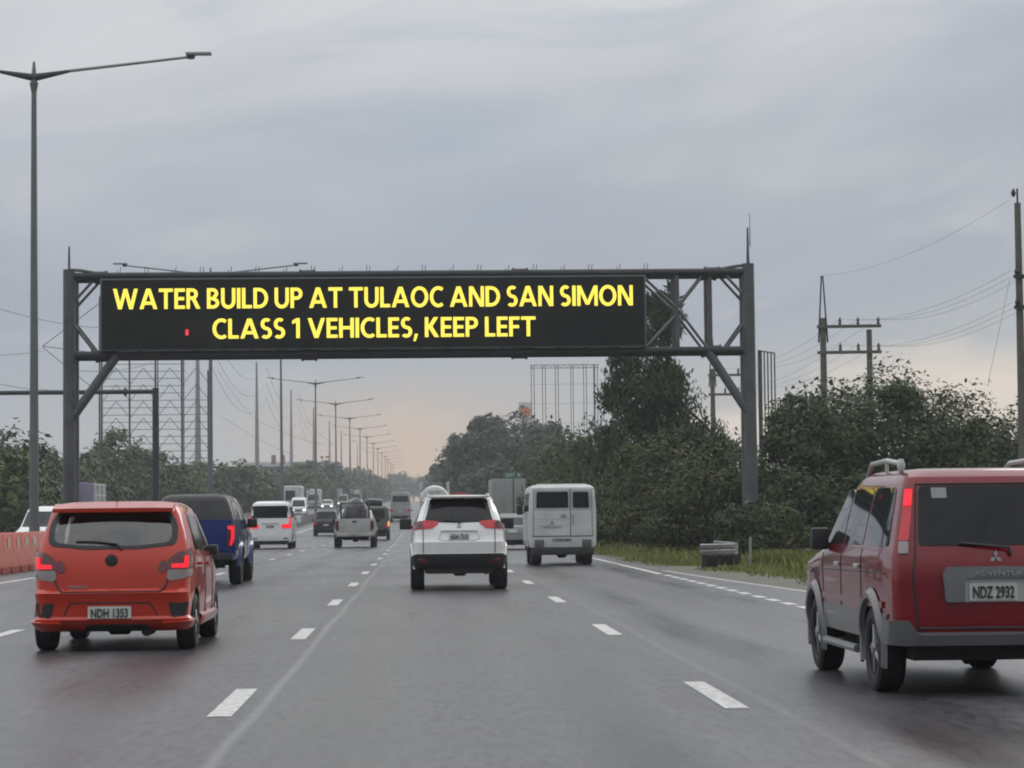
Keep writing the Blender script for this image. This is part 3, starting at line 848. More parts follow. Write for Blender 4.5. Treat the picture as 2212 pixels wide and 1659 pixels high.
# ------------------------------------------------------------------ street lamps
def lamp_proto():
    t = thing('street_lamp', '', 'street lamp', (0, 0, 0), 0, 'twin-arm street lamps down the median')
    mb = MB(); mb.tube((0, 0, 0), (0, 0, 15.95), .17, .085, n=16); mb.tube((0, 0, 15.95), (0, 0, 16.65), .11, .04, n=12); mb.tube((0, 0, 15.6), (0, 0, 15.95), .085, .15, n=12)
    mb.tube((0, 0, 0), (0, 0, .05), .3, n=12); mb.box((.15, 0, 1.1), (.06, .14, .4)); mb.build('pole', M['lamp_pole'], t)
    for sg in (-1, 1):
        mb = MB()
        for (x0, z0, r0), (x1, z1, r1), mi in (((0, 16.12, .13), (1.2, 16.34, .05), 0), ((1.15, 16.34, .055), (5.2, 16.80, .045), 1)):
            mb.tube((sg * x0, 0, z0), (sg * x1, 0, z1), r0, r1, n=10, mi=mi)
        mb.build('arm', [M['steel_dark'], M['lamp_arm']], t)
        mb = MB(); mb.box((sg * 5.46, 0, 16.90), (.85, .28, .085), mi=0); mb.box((sg * 5.2, 0, 16.80), (.22, .2, .14), mi=1, top=1.4)
        mb.build('lamp_head', [M['lamp_arm'], M['steel_dark']], t, bevel=.015)
    return t
ords = ['nearest', 'second', 'third', 'fourth', 'fifth', 'sixth', 'seventh', 'eighth', 'ninth', 'tenth', 'eleventh', 'twelfth', 'thirteenth', 'fourteenth', 'fifteenth', 'sixteenth', 'seventeenth', 'eighteenth']
lp = lamp_proto()
for k in range(16):
    o = lp if k == 0 else copy_tree(lp)
    y = 81.5 + 72.3 * k - (4.5 if k == 1 else 0)
    o.location = (-12.75, y, gz(y))
    o.rotation_euler = (R((0, .2, -.15, .1)[k % 4]), R((0, .25, -.2, .15, -.1)[k % 5]), 0)
    o['label'] = ['tall grey twin-arm street lamp at the left edge, nearest of the row', 'grey twin-arm street lamp behind the screen, its arms above the top edge',
                  'grey street lamp whose head is hidden behind the message screen'][k] if k < 3 else \
        ('%s twin-arm street lamp in the median row counting away from the viewer' % ords[k])

# cantilever beam and post behind the gantry
t = thing('cantilever_gantry', 'plain grey cantilever gantry reaching left from its post in the median', 'gantry', (-12.35, 115, 0))
mb = MB(); mb.tube((0, 0, 0), (0, 0, 7.55), .17, .15, n=14); mb.build('column', M['steel_dark'], t)
mb = MB(); mb.tube((0, 0, 7.38), (-14.5, 0, 7.38), .105, n=12)
for x in (-1.4, -8.5): mb.tube((x - .06, 0, 7.38), (x + .06, 0, 7.38), .2, n=12)
mb.build('beam', M['steel_dark'], t)

# ------------------------------------------------------------------ billboards
t = thing('billboard_frame', 'bare steel billboard lattice of tall posts and cross-braces beyond the left lamp post', 'billboard', (0, 260, 0))
P = lambda px, py: at(px, py, 260) - Vector((0, 260, 0))
for px, top in ((220, 700), (280, 700), (336, 700), (341, 700), (393, 760), (397, 775), (450, 800), (454, 812)):
    p = P(px, 900); q = P(px, top)
    mb = MB(); mb.tube((p.x, 0, gz(260)), (p.x, 0, q.z), .10 if px not in (341, 397, 454) else .06, n=6); mb.build('post', M['steel_dark'], t)
mb = MB(); x0, x1 = P(220, 900).x, P(452, 900).x
for i in range(15):
    z = P(330, 786 + 15.7 * i).z
    mb.tube((x0, .3, z), (x1 - (0 if i > 4 else 2.5), .3, z), .035, n=5)
mb.build('rail', M['steel'], t)
mb = MB(); xs = [P(v, 900).x for v in (220, 280, 338, 395, 452)]
for a, b in zip(xs[:-1], xs[1:]):
    for j in range(6):
        z0 = P(330, 1010 - 36 * j).z; z1 = P(330, 1010 - 36 * (j + 1)).z; m = (a + b) / 2
        mb.tube((a, .4, z0), (m, .4, z1), .035, n=5); mb.tube((b, .4, z0), (m, .4, z1), .035, n=5)
mb.build('cross_brace', M['steel'], t)

t = thing('billboard_frame', 'faint bare billboard lattice of thin uprights above the round tree', 'billboard', (0, 380, 0))
P = lambda px, py: at(px, py, 380) - Vector((0, 380, 0))
zt = P(1210, 788).z
for px in (1148, 1154, 1172, 1179, 1200, 1206, 1234, 1239, 1261, 1267, 1284, 1291):
    x = P(px, 850).x; mb = MB(); mb.tube((x, .8 * ((px // 3) % 2), gz(380)), (x, .8 * ((px // 3) % 2), zt), .055 if px != 1284 else .13, n=6); mb.build('upright', M['steel_dark'], t)
mb = MB(); x0, x1 = P(1146, 850).x, P(1294, 850).x
for z in (zt, zt - .5): mb.tube((x0, 0, z), (x1, 0, z), .05, n=5)
mb.build('top_rail', M['steel'], t)
mb = MB()
for i in range(24):
    xa = x0 + (x1 - x0) * i / 24; xb = x0 + (x1 - x0) * (i + 1) / 24
    mb.tube((xa, 0, zt - .5 * (i % 2)), (xb, 0, zt - .5 * ((i + 1) % 2)), .03, n=4)
for j in range(4): mb.tube((x0, .4, zt - 3 - 3 * j), (x1, .4, zt - 3 - 3 * j), .02, n=4)
mb.build('cross_brace', M['steel'], t)

t = thing('billboard_frame', 'dark upright bars of a billboard side just right of the gantry column', 'billboard', (0, 150, 0))
P = lambda px, py: at(px, py, 150) - Vector((0, 150, 0))
zt = P(1660, 757).z
for i, px in enumerate((1642, 1648, 1657, 1667, 1677, 1687)):
    x = P(px, 850).x; mb = MB(); mb.tube((x, i * .5, 0), (x, i * .5, zt), .045 if i else .12, n=6); mb.build('upright', M['steel_dark'], t)
mb = MB()
for z in (zt, P(1660, 905).z): mb.tube((P(1640, 850).x, 0, z), (P(1688, 850).x, 2.6, z), .05, n=6)
mb.build('top_rail', M['steel_dark'], t)

# fuel station totem
c = at(1134, 893, 415)
t = thing('totem_sign', 'white totem sign with an orange disc peeping over the round tree', 'sign', (c.x, 415, gz(415)))
mb = MB(); mb.box((0, 0, c.z - gz(415) - .6), (2.2, .4, 5.0)); mb.build('panel', M['white_d'], t, bevel=.05)
mb = MB(); mb.lathe([(-.05, .95), (-.1, .85), (-.1, .001)], (0, -.2, c.z - gz(415) + .25), 'Y', 28); mb.build('orange_disc', M['orange_s'], t)
mb = MB(); mb.tube((0, 0, 0), (0, 0, c.z - gz(415) - 2), .25, n=10); mb.build('post', M['steel'], t)

# green road sign
c = at(1108, 1026, 166); zb = gz(166)
t = thing('road_sign', 'small green road sign with white letters on a thin post before the grey truck', 'sign', (c.x, 166, zb))
zc = c.z - zb
mb = MB(); mb.box((0, 0, zc), (1.35, .04, .48)); b = mb.build('sign_panel', M['sign_g'], t)
text_mesh('sign_lettering', "EXIT  A", .34, M['letter_w'], b, (.02, -.03, zc), bold=.006, width=1.0)
mb = MB(); mb.tube((0.02, .05, 0), (.02, .05, zc + .2), .045, n=8); mb.build('post', M['steel_dark'], t)

# guard rail end at the right verge
t = thing('guard_rail', 'weathered grey crash barrier end on dark posts by the verge', 'guard rail', (7.05, 62, 0))
def wbeam(z0, r_=0.0):
    prof = [(0, 0), (-.03, .03), (-.07, .08), (-.07, .11), (-.01, .15), (-.07, .20), (-.07, .23), (-.03, .28), (0, .31)]
    vs = []; fs = []; n = len(prof)
    pts = [(0, 0), (.5, .2), (1.0, .9), (1.25, 2.2), (1.3, 4.5), (1.3, 8)]
    for (x, y) in pts: vs += [(x - py_ * -.3, y + py_, z0 + z) for py_, z in [(p_, z_ * .62) for p_, z_ in prof]]
    for j in range(len(pts) - 1):
        for i in range(n - 1): fs.append((j * n + i, j * n + i + 1, (j + 1) * n + i + 1, (j + 1) * n + i))
    mb = MB(); mb.add(vs, fs); return mb
t.scale = (1, 1, .68)
o = wbeam(.72).build('rail', M['grey_w'], t); o = wbeam(.50).build('rail', M['grey_w'], t)
for x, y in ((.12, .2), (.55, .45), (.95, 1.0), (1.3, 2.4), (1.38, 4.6), (1.38, 7.6)):
    mb = MB(); mb.box((x, y + .12, .40), (.10, .14, .85)); mb.build('post', M['steel_dark'], t)
mb = MB(); mb.tube((1.25, -.05, 0), (1.27, -.05, 1.15), .035, n=8); mb.build('marker_post', M['grey_w'], t)
mb = MB(); mb.box((.62, .95, .24), (.9, .3, .46)); mb.build('dark_backing_slab', M['under'], t, bevel=.03)  # near-black slab filling the dark area behind rails and posts

# ------------------------------------------------------------------ utility poles and cables
def hframe(y, x, label, first):
    t = thing('utility_pole', label, 'utility pole', (x, y, gz(y)), R(-6), 'two-post utility frames beyond the trees at the right')
    mb = MB(); mb.tube((0, 0, 0), (0, 0, 10.1), .19, .13, n=10); mb.build('post', M['wood'], t)
    mb = MB(); mb.tube((2.05, 0, 0), (2.05, 0, 9.55), .17, .12, n=10); mb.build('post', M['wood'], t)
    mb = MB()
    for sg in (-1, 1): mb.tube((sg * .2, 0, 9.0), (sg * .03, 0, 12.0), .045, .035, n=6)
    mb.build('peak_bracket', M['steel_dark'], t)
    for z in (9.78, 8.62):
        mb = MB(); mb.box((1.15, -.16, z - .08), (2.85, .1, .14), mi=0); a = mb.build('crossarm', M['wood'], t)
        for xx in (.75, 1.55, 2.45):
            i_ = MB(); i_.lathe([(0, .05), (.06, .09), (.12, .05), (.2, .08), (.3, .03), (.36, .001)], (xx, -.16, z), 'Z', 10); i_.build('insulator', M['ins'], a)
    return t
hframe(109, 18.05, 'two-post utility frame with a peaked steel top behind the mango tree', True)
hframe(147, 17.6, 'farther two-post utility frame behind the right knee brace of the gantry', False)
t = thing('utility_pole', 'tall dark utility pole at the right edge of the photo', 'utility pole', (18.55, 75, 0))
mb = MB(); mb.tube((0, 0, 0), (0, 0, 10.9), .15, .10, n=12); mb.build('post', M['wood'], t)
for z in (8.6, 7.65):
    mb = MB(); mb.box((.4, -.15, z), (1.2, .1, .12)); mb.lathe([(0, .05), (.1, .09), (.2, .05), (.34, .001)], (-.1, -.15, z + .05), 'Z', 10); mb.build('crossarm', M['steel_dark'], t)
mb = MB(); mb.tube((0, 0, 10.8), (0, 0, 11.35), .03, n=6); mb.lathe([(0, .04), (.12, .08), (.25, .02)], (-.12, 0, 11.1), 'Z', 8); mb.build('top_pin', M['steel_dark'], t)
def cable(a, b, sag, label, group, r=.012):
    a, b = Vector(a), Vector(b); pts = [a.lerp(b, i / 16) - Vector((0, 0, sag * 4 * (i / 16) * (1 - i / 16))) for i in range(17)]
    mb = MB(); mb.path(pts, r, 4); o = mb.build('power_cable', M['cable'], None); tag(o, label, 'cable', group); return o
for i, (xx, z) in enumerate(((.75, 10.1), (1.55, 10.1), (2.45, 10.1), (.75, 8.95), (1.55, 8.95), (2.45, 8.95))):
    w1, w2 = ('left', 'middle', 'right')[i % 3], ('upper', 'lower')[i // 3]
    cable((18.3 + .35 * (i % 3), 75, 8.8 if i < 3 else 7.8), (18.05 + xx, 108.8, z - .05), .55, 'thin cable from the right edge pole to the %s insulator of the %s crossarm' % (w1, w2), 'power cables at the right', .005)
    cable((18.05 + xx, 109, z - .05), (17.6 + xx, 147, z + gz(147)), .6, 'thin cable between the two utility frames at the %s insulator of the %s crossarm' % (w1, w2), 'cables between the frames', .006)
cable((18.3, 75, 11.0), (18.05, 109, 12.0), .5, 'topmost thin ground cable at the right edge', 'power cables at the right', .005)
cable((18.25, 75, 8.5), at(2133, 835, 66), 0.0, 'straight guy wire dropping left from the right edge pole', 'guy wires', .007)

# far line of steel poles on the left
sp = None
for k in range(8):
    y = 332 + 119.5 * k
    if sp is None:
        sp = thing('power_pole', '', 'power pole', (0, 0, 0), 0, 'steel power poles left of the highway')
        mb = MB(); mb.tube((0, 0, 0), (0, 0, 27), .55, .16, n=12); mb.build('shaft', M['lamp_arm'], sp)
        o = sp
    else: o = copy_tree(sp)
    o.location = (-30, y, gz(y)); o['label'] = 'pale tapering steel power pole, %s of the far row on the left' % ords[k]
for k in range(3):
    y0, y1 = 332 + 119.5 * k, 332 + 119.5 * (k + 1)
    for z, w1 in ((25.9, 'top'), (23.1, 'middle'), (20.3, 'lowest')):
        cable((-30 + 1.8, y0, gz(y0) + z), (-30 + 1.8, y1, gz(y1) + z), 4.5, '%s dark cable in the %s span of the far steel power poles' % (w1, ('nearest', 'second', 'third')[k]), 'cables between the steel power poles', .028)
# cables and arms in the upper left
Q = at
for a, b, s_, w1 in (((-40, 655), (175, 705), .2, 'highest thin cable crossing behind the nearest lamp post'), ((175, 705), (330, 690), .3, 'short thin cable seen through the gantry left of the screen'), ((-40, 768), (95, 758), .1, 'thin cable left of the nearest lamp post at half the screen height'), ((-40, 820), (160, 842), .3, 'thin cable just above the cantilever beam at the left edge'), ((160, 800), (330, 784), .3, 'thin cable behind the left knee brace')):
    cable(Q(a[0], a[1], 180), Q(b[0], b[1], 200), s_, w1, 'overhead cables at the far left', .022)
t = thing('transmission_arm', 'faint steel transmission pole arms behind the left gantry column', 'pylon', (at(215, 800, 215).x, 215, gz(215)))
o0 = t.location.copy()
mb = MB(); mb.tube((0, 0, 0), (0, 0, at(215, 640, 215).z - o0.z), .12, .06, n=8); mb.build('shaft', M['steel'], t)
mb = MB()
for a, b in (((92, 748), (215, 655)), ((92, 748), (215, 763)), ((92, 750), (215, 850)), ((215, 655), (290, 730))):
    mb.tube(at(*a, 215) - o0, at(*b, 215) - o0, .035, n=5)
mb.build('arm', M['steel'], t)
t = thing('transmission_arm', 'thin dark steel mast right of the left billboard lattice', 'pylon', (at(455, 800, 300).x, 300, gz(300)))
o0 = t.location.copy()
mb = MB()
for a, b, s_, w1 in (((470, 800), (550, 905), .3, 'upper left'), ((550, 905), (700, 960), .4, 'middle'), ((480, 900), (640, 985), .4, 'lower left'), ((660, 905), (720, 960), .2, 'short right-hand')):
    cable(at(*a, 300), at(*b, 330), s_, '%s faint cable falling away beneath the message screen' % w1, 'faint cables beneath the screen', .02)
mb.tube((0, 0, 0), (0, 0, at(450, 792, 300).z - o0.z), .08, .04, n=6); mb.build('shaft', M['steel_dark'], t)

# warehouse far left
t = thing('warehouse', 'long low dark-roofed warehouse behind the far left trees', 'building', (at(632, 1010, 620).x, 620, gz(620)))
zt = at(640, 1001, 620).z - gz(620)
mb = MB(); mb.box((0, 0, zt / 2 - .5), (24, 25, zt - 1)); mb.build('wall', M['dkconc'], t)
mb = MB()
w_ = 12.6; mb.add([(-w_, -13, zt - 1), (w_, -13, zt - 1), (w_, 13, zt - 1), (-w_, 13, zt - 1), (-w_ + 1, 0, zt + .4), (w_ - 1, 0, zt + .4)], [(0, 1, 5, 4), (1, 2, 5), (2, 3, 4, 5), (3, 0, 4), (0, 3, 2, 1)])
mb.build('roof', M['roofd'], t, 0)
for x in (-4.4, -2.1):
    mb = MB(); mb.box((x, -6, zt + .8), (1.1, 1.1, 2.4)); mb.build('vent_tower', M['brick'], t, bevel=.05)

# ------------------------------------------------------------------ vegetation
nr = np.random.default_rng(11)
def leaves(lobes, n, size, aspect=.5, droop=0.0, shell=.62, zmin=None):
    """(centre, radii, weight) ellipsoids filled with folded leaf blades"""
    w = np.array([l[2] * (l[1][0] * l[1][1] * l[1][2]) ** (2 / 3) for l in lobes]); w /= w.sum()
    idx = nr.choice(len(lobes), n, p=w)
    C = np.array([l[0] for l in lobes])[idx]; Rr = np.array([l[1] for l in lobes])[idx]
    d = nr.normal(size=(n, 3)); d /= np.linalg.norm(d, axis=1)[:, None]
    # lumpy radius so the outline breaks up into clumps
    lump = 1 + .16 * np.sin(d[:, 0] * 7 + idx) * np.sin(d[:, 2] * 8 + idx * 2.3) + .10 * np.sin(d[:, 1] * 15 + d[:, 2] * 13 + idx)
    rad = (shell + (1.03 - shell) * nr.random(n) ** .8) * lump
    P = C + d * Rr * rad[:, None]
    if zmin is not None: P[:, 2] = np.maximum(P[:, 2], zmin + nr.random(n) * .6)
    nm_ = d / Rr * Rr.mean(1)[:, None] + .55 * nr.normal(size=(n, 3)) + np.array([0, 0, .25])
    a = np.cross(nm_, nr.normal(size=(n, 3))); a[:, 2] -= droop * .8 * np.linalg.norm(a, axis=1); a /= np.linalg.norm(a, axis=1)[:, None]
    b = np.cross(a, nm_); b /= np.linalg.norm(b, axis=1)[:, None]
    s = size * (.6 + .8 * nr.random(n))[:, None]
    u, v = a * s, b * s * aspect
    nn = np.cross(a, b) * s * .12
    V = np.stack([P - u * .5, P + v * .5 + nn, P + u * .55, P - v * .5 + nn], 1).reshape(-1, 3)
    return V
def leafmesh(name, V, mat, parent, loc=(0, 0, 0)):
    n = len(V) // 4
    me = bpy.data.meshes.new(name)
    me.vertices.add(len(V)); me.vertices.foreach_set('co', (V - np.array(loc)).astype(np.float32).ravel())
    me.loops.add(4 * n); me.polygons.add(n)
    me.loops.foreach_set('vertex_index', np.arange(4 * n, dtype=np.int32))
    me.polygons.foreach_set('loop_start', np.arange(0, 4 * n, 4, dtype=np.int32))
    me.update(calc_edges=True); me.validate()
    me.materials.append(mat)
    return link(name, me, parent, 0)
def tree(name, label, x, y, lobes, n, size, mat, group=None, cat='tree', trunk=.22, aspect=.5, droop=0.0, shell=.55, limbs=5, zmin=.1, lumps=0, lk=(.2, .34)):
    """lobes given relative to the tree's foot"""
    z0 = gz(y); t = thing(name, label, cat, (x, y, z0), 0, group)
    allb = list(lobes)
    rg = random.Random(int(x * 31 + y))
    for i in range(lumps):
        c, r_, w = rg.choice(lobes); th = rg.uniform(0, 2 * PI_); ph = rg.uniform(-.3, 1.2)
        d = Vector((math.cos(th) * math.cos(ph), math.sin(th) * math.cos(ph), math.sin(ph)))
        k = rg.uniform(*lk)
        allb.append(((c[0] + d.x * r_[0] * .84, c[1] + d.y * r_[1] * .84, c[2] + d.z * r_[2] * .84), (r_[0] * k, r_[1] * k, r_[2] * k * .9), 1.6))
    V = leaves(allb, n, size, aspect, droop, shell, zmin)
    leafmesh('crown', V, mat, t)
    mb = MB(); c0 = lobes[0][0]; top = Vector((c0[0], c0[1], c0[2] + lobes[0][1][2] * .3))
    m1 = Vector((c0[0] * .5 + .15, c0[1] * .5, c0[2] * .5))
    mb.tube((0, 0, -.1), m1, trunk, trunk * .75, n=9); mb.tube(m1, top, trunk * .75, trunk * .25, n=8)
    for i in range(limbs):
        c, r_, w = allb[i % len(allb)]; th = rg.uniform(0, 2 * PI_); s_ = m1.lerp(top, rg.uniform(.1, .6))
        e = Vector((c[0] + math.cos(th) * r_[0] * .7, c[1] + math.sin(th) * r_[1] * .7, c[2] + r_[2] * rg.uniform(0, .5)))
        k = s_.lerp(e, .5) + Vector((0, 0, .15 * r_[2]))
        mb.tube(s_, k, trunk * .4, trunk * .25, n=6); mb.tube(k, e, trunk * .25, trunk * .06, n=5)
    mb.build('trunk', M['bark'], t)
    return t
PI_ = math.pi
def lobe(px, py, Y, rx, rz, ry=None, w=1.0, ox=0, oy=0, oz=0):
    p = at(px, py, Y); return ((p.x - ox, Y - oy, p.z - oz), (rx, ry or rx, rz), w)

# big rounded tree at the right, behind the red vehicle
x0, y0 = 17.5, 95
lb = [lobe(1885, 1000, 95, 4.0, 3.55, 3.6, ox=x0, oy=y0, w=1.3), lobe(1765, 1010, 93, 2.3, 2.9, 2.6, ox=x0, oy=y0), lobe(2040, 1020, 94, 3.0, 3.25, 3, ox=x0, oy=y0), lobe(1725, 905, 94, 1.2, 1.1, 1.2, ox=x0, oy=y0, w=.7), lobe(1800, 1110, 90, 3.0, 1.6, 2, ox=x0, oy=y0), lobe(1700, 1120, 89, 1.5, 1.9, 1.5, ox=x0, oy=y0)]
tree('broadleaf_tree', 'big rounded dark green tree behind the red utility van', x0, y0, lb, 60000, .20, M['leaf'], trunk=.35, lumps=34, shell=.45, lk=(.14, .26))
x0, y0 = 22.6, 92
lb = [lobe(2170, 1040, 92, 2.3, 2.6, 3, ox=x0, oy=y0), lobe(2250, 1060, 92, 2.0, 2.2, 2.5, ox=x0, oy=y0)]
tree('broadleaf_tree', 'lower dark tree sloping down to the right edge of the photo', x0, y0, lb, 16000, .20, M['leaf'], trunk=.25, lumps=14, shell=.45, lk=(.14, .26))
# tall drooping tree behind the screen's right end
x0, y0 = 10.9, 108
lb = [lobe(1438, 690, 108, .85, 1.4, .8, ox=x0, oy=y0, w=2.4), lobe(1412, 665, 108, .6, .8, .6, ox=x0, oy=y0, w=2.2), lobe(1418, 760, 108, .95, 1.3, 1, ox=x0, oy=y0), lobe(1390, 860, 108, 1.7, 1.9, 1.5, ox=x0, oy=y0), lobe(1440, 880, 108, 1.5, 2.0, 1.5, ox=x0, oy=y0), lobe(1345, 800, 108, .85, .75, .9, ox=x0, oy=y0, w=.8), lobe(1470, 960, 108, 2.2, 1.7, 1.8, ox=x0, oy=y0),
      lobe(1360, 960, 108, 1.9, 1.6, 1.6, ox=x0, oy=y0), lobe(1540, 985, 108, 1.3, 1.2, 1.3, ox=x0, oy=y0), lobe(1450, 620, 108, .28, .6, .3, ox=x0, oy=y0, w=.7)]
tree('drooping_tree', 'tall ragged tree with drooping leaves rising behind the right end of the screen', x0, y0, lb, 18000, .30, M['leaf_e'], trunk=.24, aspect=.26, droop=1.4, lumps=30, shell=.35, limbs=12, lk=(.25, .5))
# bushes under it and along the verge
spec = [(1655, 1165, 82, .95, 1.1), (1612, 1180, 81, .8, .8), (1570, 1060, 92, 1.7, 1.9), (1500, 1090, 90, 1.7, 1.7), (1620, 1090, 90, 1.3, 1.7), (1430, 1050, 101, 2.1, 2.3), (1370, 1080, 104, 1.9, 1.9), (1320, 1030, 120, 2.1, 2.6), (1280, 1060, 128, 2.0, 2.3), (1250, 1020, 150, 2.4, 3.0), (1215, 1040, 172, 2.5, 3.0), (1190, 1030, 200, 3.0, 3.4), (1165, 1050, 228, 2.8, 3.3)]
nm = ['hiding the foot of the right gantry column', 'low beside the right gantry column foot', 'right of the knee brace', 'beside the guard rail', 'under the dark uprights at the right column', 'below the tall drooping tree', 'right of the boxy white van', 'above the roof of the boxy white van', 'just right of the boxy white van roof',
      'over the boxy white van', 'left above the boxy white van', 'behind the grey box truck', 'above the left part of the grey box truck']
for i, (px, py, Y, rx, rz) in enumerate(spec):
    p = at(px, py, Y); z0 = gz(Y)
    lb = [((0, 0, p.z - z0), (rx, rx, rz), 1), ((-rx * .4, -rx * .2, max(.8, (p.z - z0) * .45)), (rx * .9, rx * .9, max(.9, (p.z - z0) * .5)), 1), ((rx * .5, .3, max(.8, (p.z - z0) * .45)), (rx * .9, rx * .8, max(.9, (p.z - z0) * .5)), 1)]
    tree('bush', 'dense roadside bush ' + nm[i], p.x, Y, lb, int(9500 if Y < 130 else 6000), .21 if Y < 130 else .30, M['leaf_b'] if i % 3 != 1 else M['leaf_e'], 'bushes along the right verge', 'bush', trunk=.12, lumps=9, shell=.5, limbs=3, droop=.4, aspect=.4)
# round tree farther up the road and those beyond it
for (px, py, Y, rx, rz, n, lab) in ((1100, 985, 330, 8.2, 5.6, 16000, 'large round dark tree over the road ahead, below the totem sign'),
                                   (1180, 985, 300, 3.9, 4.2, 5000, 'dark tree shoulder right of the large round tree'),
                                   (1015, 1010, 400, 5.6, 6.0, 6500, 'dark tree left of the large round tree'),
                                   (965, 1045, 520, 4.4, 5.8, 3800, 'smaller dark tree where the right tree line meets the sky'),
                                   (1060, 1070, 300, 4.2, 4.4, 5000, 'dark lower tree beside the tanker lorry'),
                                   (1130, 1080, 270, 4.2, 4.0, 4500, 'dark lower tree behind the grey box truck'),
                                   (1010, 1085, 380, 3.6, 4.2, 3000, 'dark low tree behind the red-topped lorry')):
    p = at(px, py, Y); z0 = gz(Y); h = p.z - z0
    lb = [((0, 0, h), (rx, rx, rz), 1), ((-rx * .35, -1, h * .55), (rx * .8, rx * .8, h * .55), 1), ((rx * .4, -1, h * .55), (rx * .8, rx * .8, h * .55), 1)]
    tree('broadleaf_tree', lab, p.x, Y, lb, n, .5 + Y / 1000, M['leaf_f'], 'dark trees along the right far ahead', trunk=.3, lumps=22, shell=.5, limbs=3)
# trees that close the view at the end of the road
for i, (px, top, Y, rx) in enumerate(((862, 1022, 1150, 9), (893, 1030, 1250, 9), (925, 1036, 1200, 8), (835, 1040, 1100, 8), (945, 1020, 900, 7))):
    p = at(px, top, Y); z0 = gz(Y); h = p.z - z0
    tree('broadleaf_tree', 'hazy blue-grey tree closing the road, %s from the left' % ['second', 'third', 'fourth', 'first', 'fifth'][i], p.x, Y, [((0, 0, h * .55), (rx, rx, h * .45), 1)], 1800, 1.6, M['leaf_f'], 'hazy trees at the end of the road', trunk=.4, lumps=10, limbs=2)
# left tree belt behind the opposite roadway
left = [(5, 918, 165, 3.4), (42, 990, 150, 2.2), (-40, 960, 140, 3.5), (75, 965, 190, 3.2), (118, 1000, 205, 3.3), (165, 985, 215, 3.4), (205, 975, 225, 3.2), (243, 926, 235, 2.9), (285, 960, 240, 3.2), (330, 975, 255, 3.4), (370, 1003, 275, 3.8), (415, 996, 290, 3.8), (455, 1000, 310, 4.0),
        (500, 995, 335, 4.3), (545, 1012, 365, 4.4), (585, 1018, 400, 4.6), (622, 1022, 435, 4.8), (655, 1005, 480, 5.2), (688, 1000, 530, 5.4), (716, 1022, 590, 5.4), (742, 1015, 650, 5.8), (768, 1008, 700, 5.2), (792, 1024, 790, 6), (815, 1030, 900, 7)]
lab_l = ['pale green tree cut by the left edge of the photo', 'low dark bush behind the orange barriers', 'dark tree at the very left edge', 'dark shrubby tree left of the nearest lamp post base', 'low green tree right of the nearest lamp post', 'green tree between lamp post and gantry column', 'green tree just right of the left gantry column',
         'taller peaked green tree in front of the billboard lattice', 'green tree under the billboard lattice', 'green tree left of the cantilever post', 'green tree right of the cantilever post', 'dark tree above the blue pickup', 'dark tree above the roof of the blue pickup']
for i, (px, top, Y, rx) in enumerate(left):
    p = at(px, top - (6 if 570 < px < 700 else 0), Y); z0 = gz(Y); h = p.z - z0
    lb = [((0, 0, h * .66), (rx, rx, h * .34), 1), ((-rx * .45, -1, h * .38), (rx * .95, rx * .8, h * .38), 1.2), ((rx * .45, -1, h * .36), (rx * .95, rx * .8, h * .36), 1.2)]
    lab = lab_l[i] if i < len(lab_l) else 'tree in the left belt, %s beyond the blue pickup counting towards the horizon' % ords[i - len(lab_l)].replace('nearest', 'first')
    tree('roadside_tree', lab, p.x, Y, lb, 5200 if i < 12 else 3200, .42 if i < 12 else .4 + Y / 900, M['leaf_l'] if i % 3 else M['leaf_f'], 'trees of the left belt', trunk=.2, lumps=14, shell=.5, limbs=3, droop=.2)

# grass on the verge
def blades(n, fx, fy, h):
    x = fx(nr.random(n)); y = fy(nr.random(n)); 
    xx = np.array([redge(v) + (1.7 if v < 66 else .9) for v in y]) + .35 * np.sin(y * .7) * np.sin(y * .23) + x
    z = np.array([gz(v) for v in y]) - .05
    a = nr.random(n) * 2 * np.pi; hh = h * (.4 + nr.random(n)); w = .015 + .02 * nr.random(n)
    dx, dy = np.cos(a) * w, np.sin(a) * w; lx, ly = nr.normal(size=n) * .3 * hh, nr.normal(size=n) * .3 * hh
    P0 = np.stack([xx - dx, y - dy, z], 1); P1 = np.stack([xx + dx, y + dy, z], 1); P2 = np.stack([xx + lx + dx * .2, y + ly + dy * .2, z + hh], 1); P3 = np.stack([xx + lx - dx * .2, y + ly - dy * .2, z + hh], 1)
    return np.stack([P0, P1, P2, P3], 1).reshape(-1, 3)
V = np.concatenate([blades(2600, lambda u: -.7 + .8 * u ** .6, lambda u: 40 + 60 * u, .09), blades(1200, lambda u: u * 5, lambda u: 42 + 50 * u, .28), blades(52000, lambda u: u ** 1.3 * 7.0, lambda u: 40 + 60 * u ** 1.2, .11), blades(9000, lambda u: u * 9, lambda u: 95 + 120 * u, .3), blades(900, lambda u: .9 + u * 1.2, lambda u: 64.5 + 1.5 * u, .35)])
o = leafmesh('grass', V, M['grassb'], None); tag(o, 'short yellow-green grass along the right verge', 'grass', kind='stuff')


# ------------------------------------------------------------------ vehicles in the near lanes
def place(name, label, cat, x, y, rot=0.0, group=None):
    return thing(name, label, cat, (x, y, gz(y)), rot, group)

def mirror_poly(p): return [(-a, b) for a, b in p][::-1]

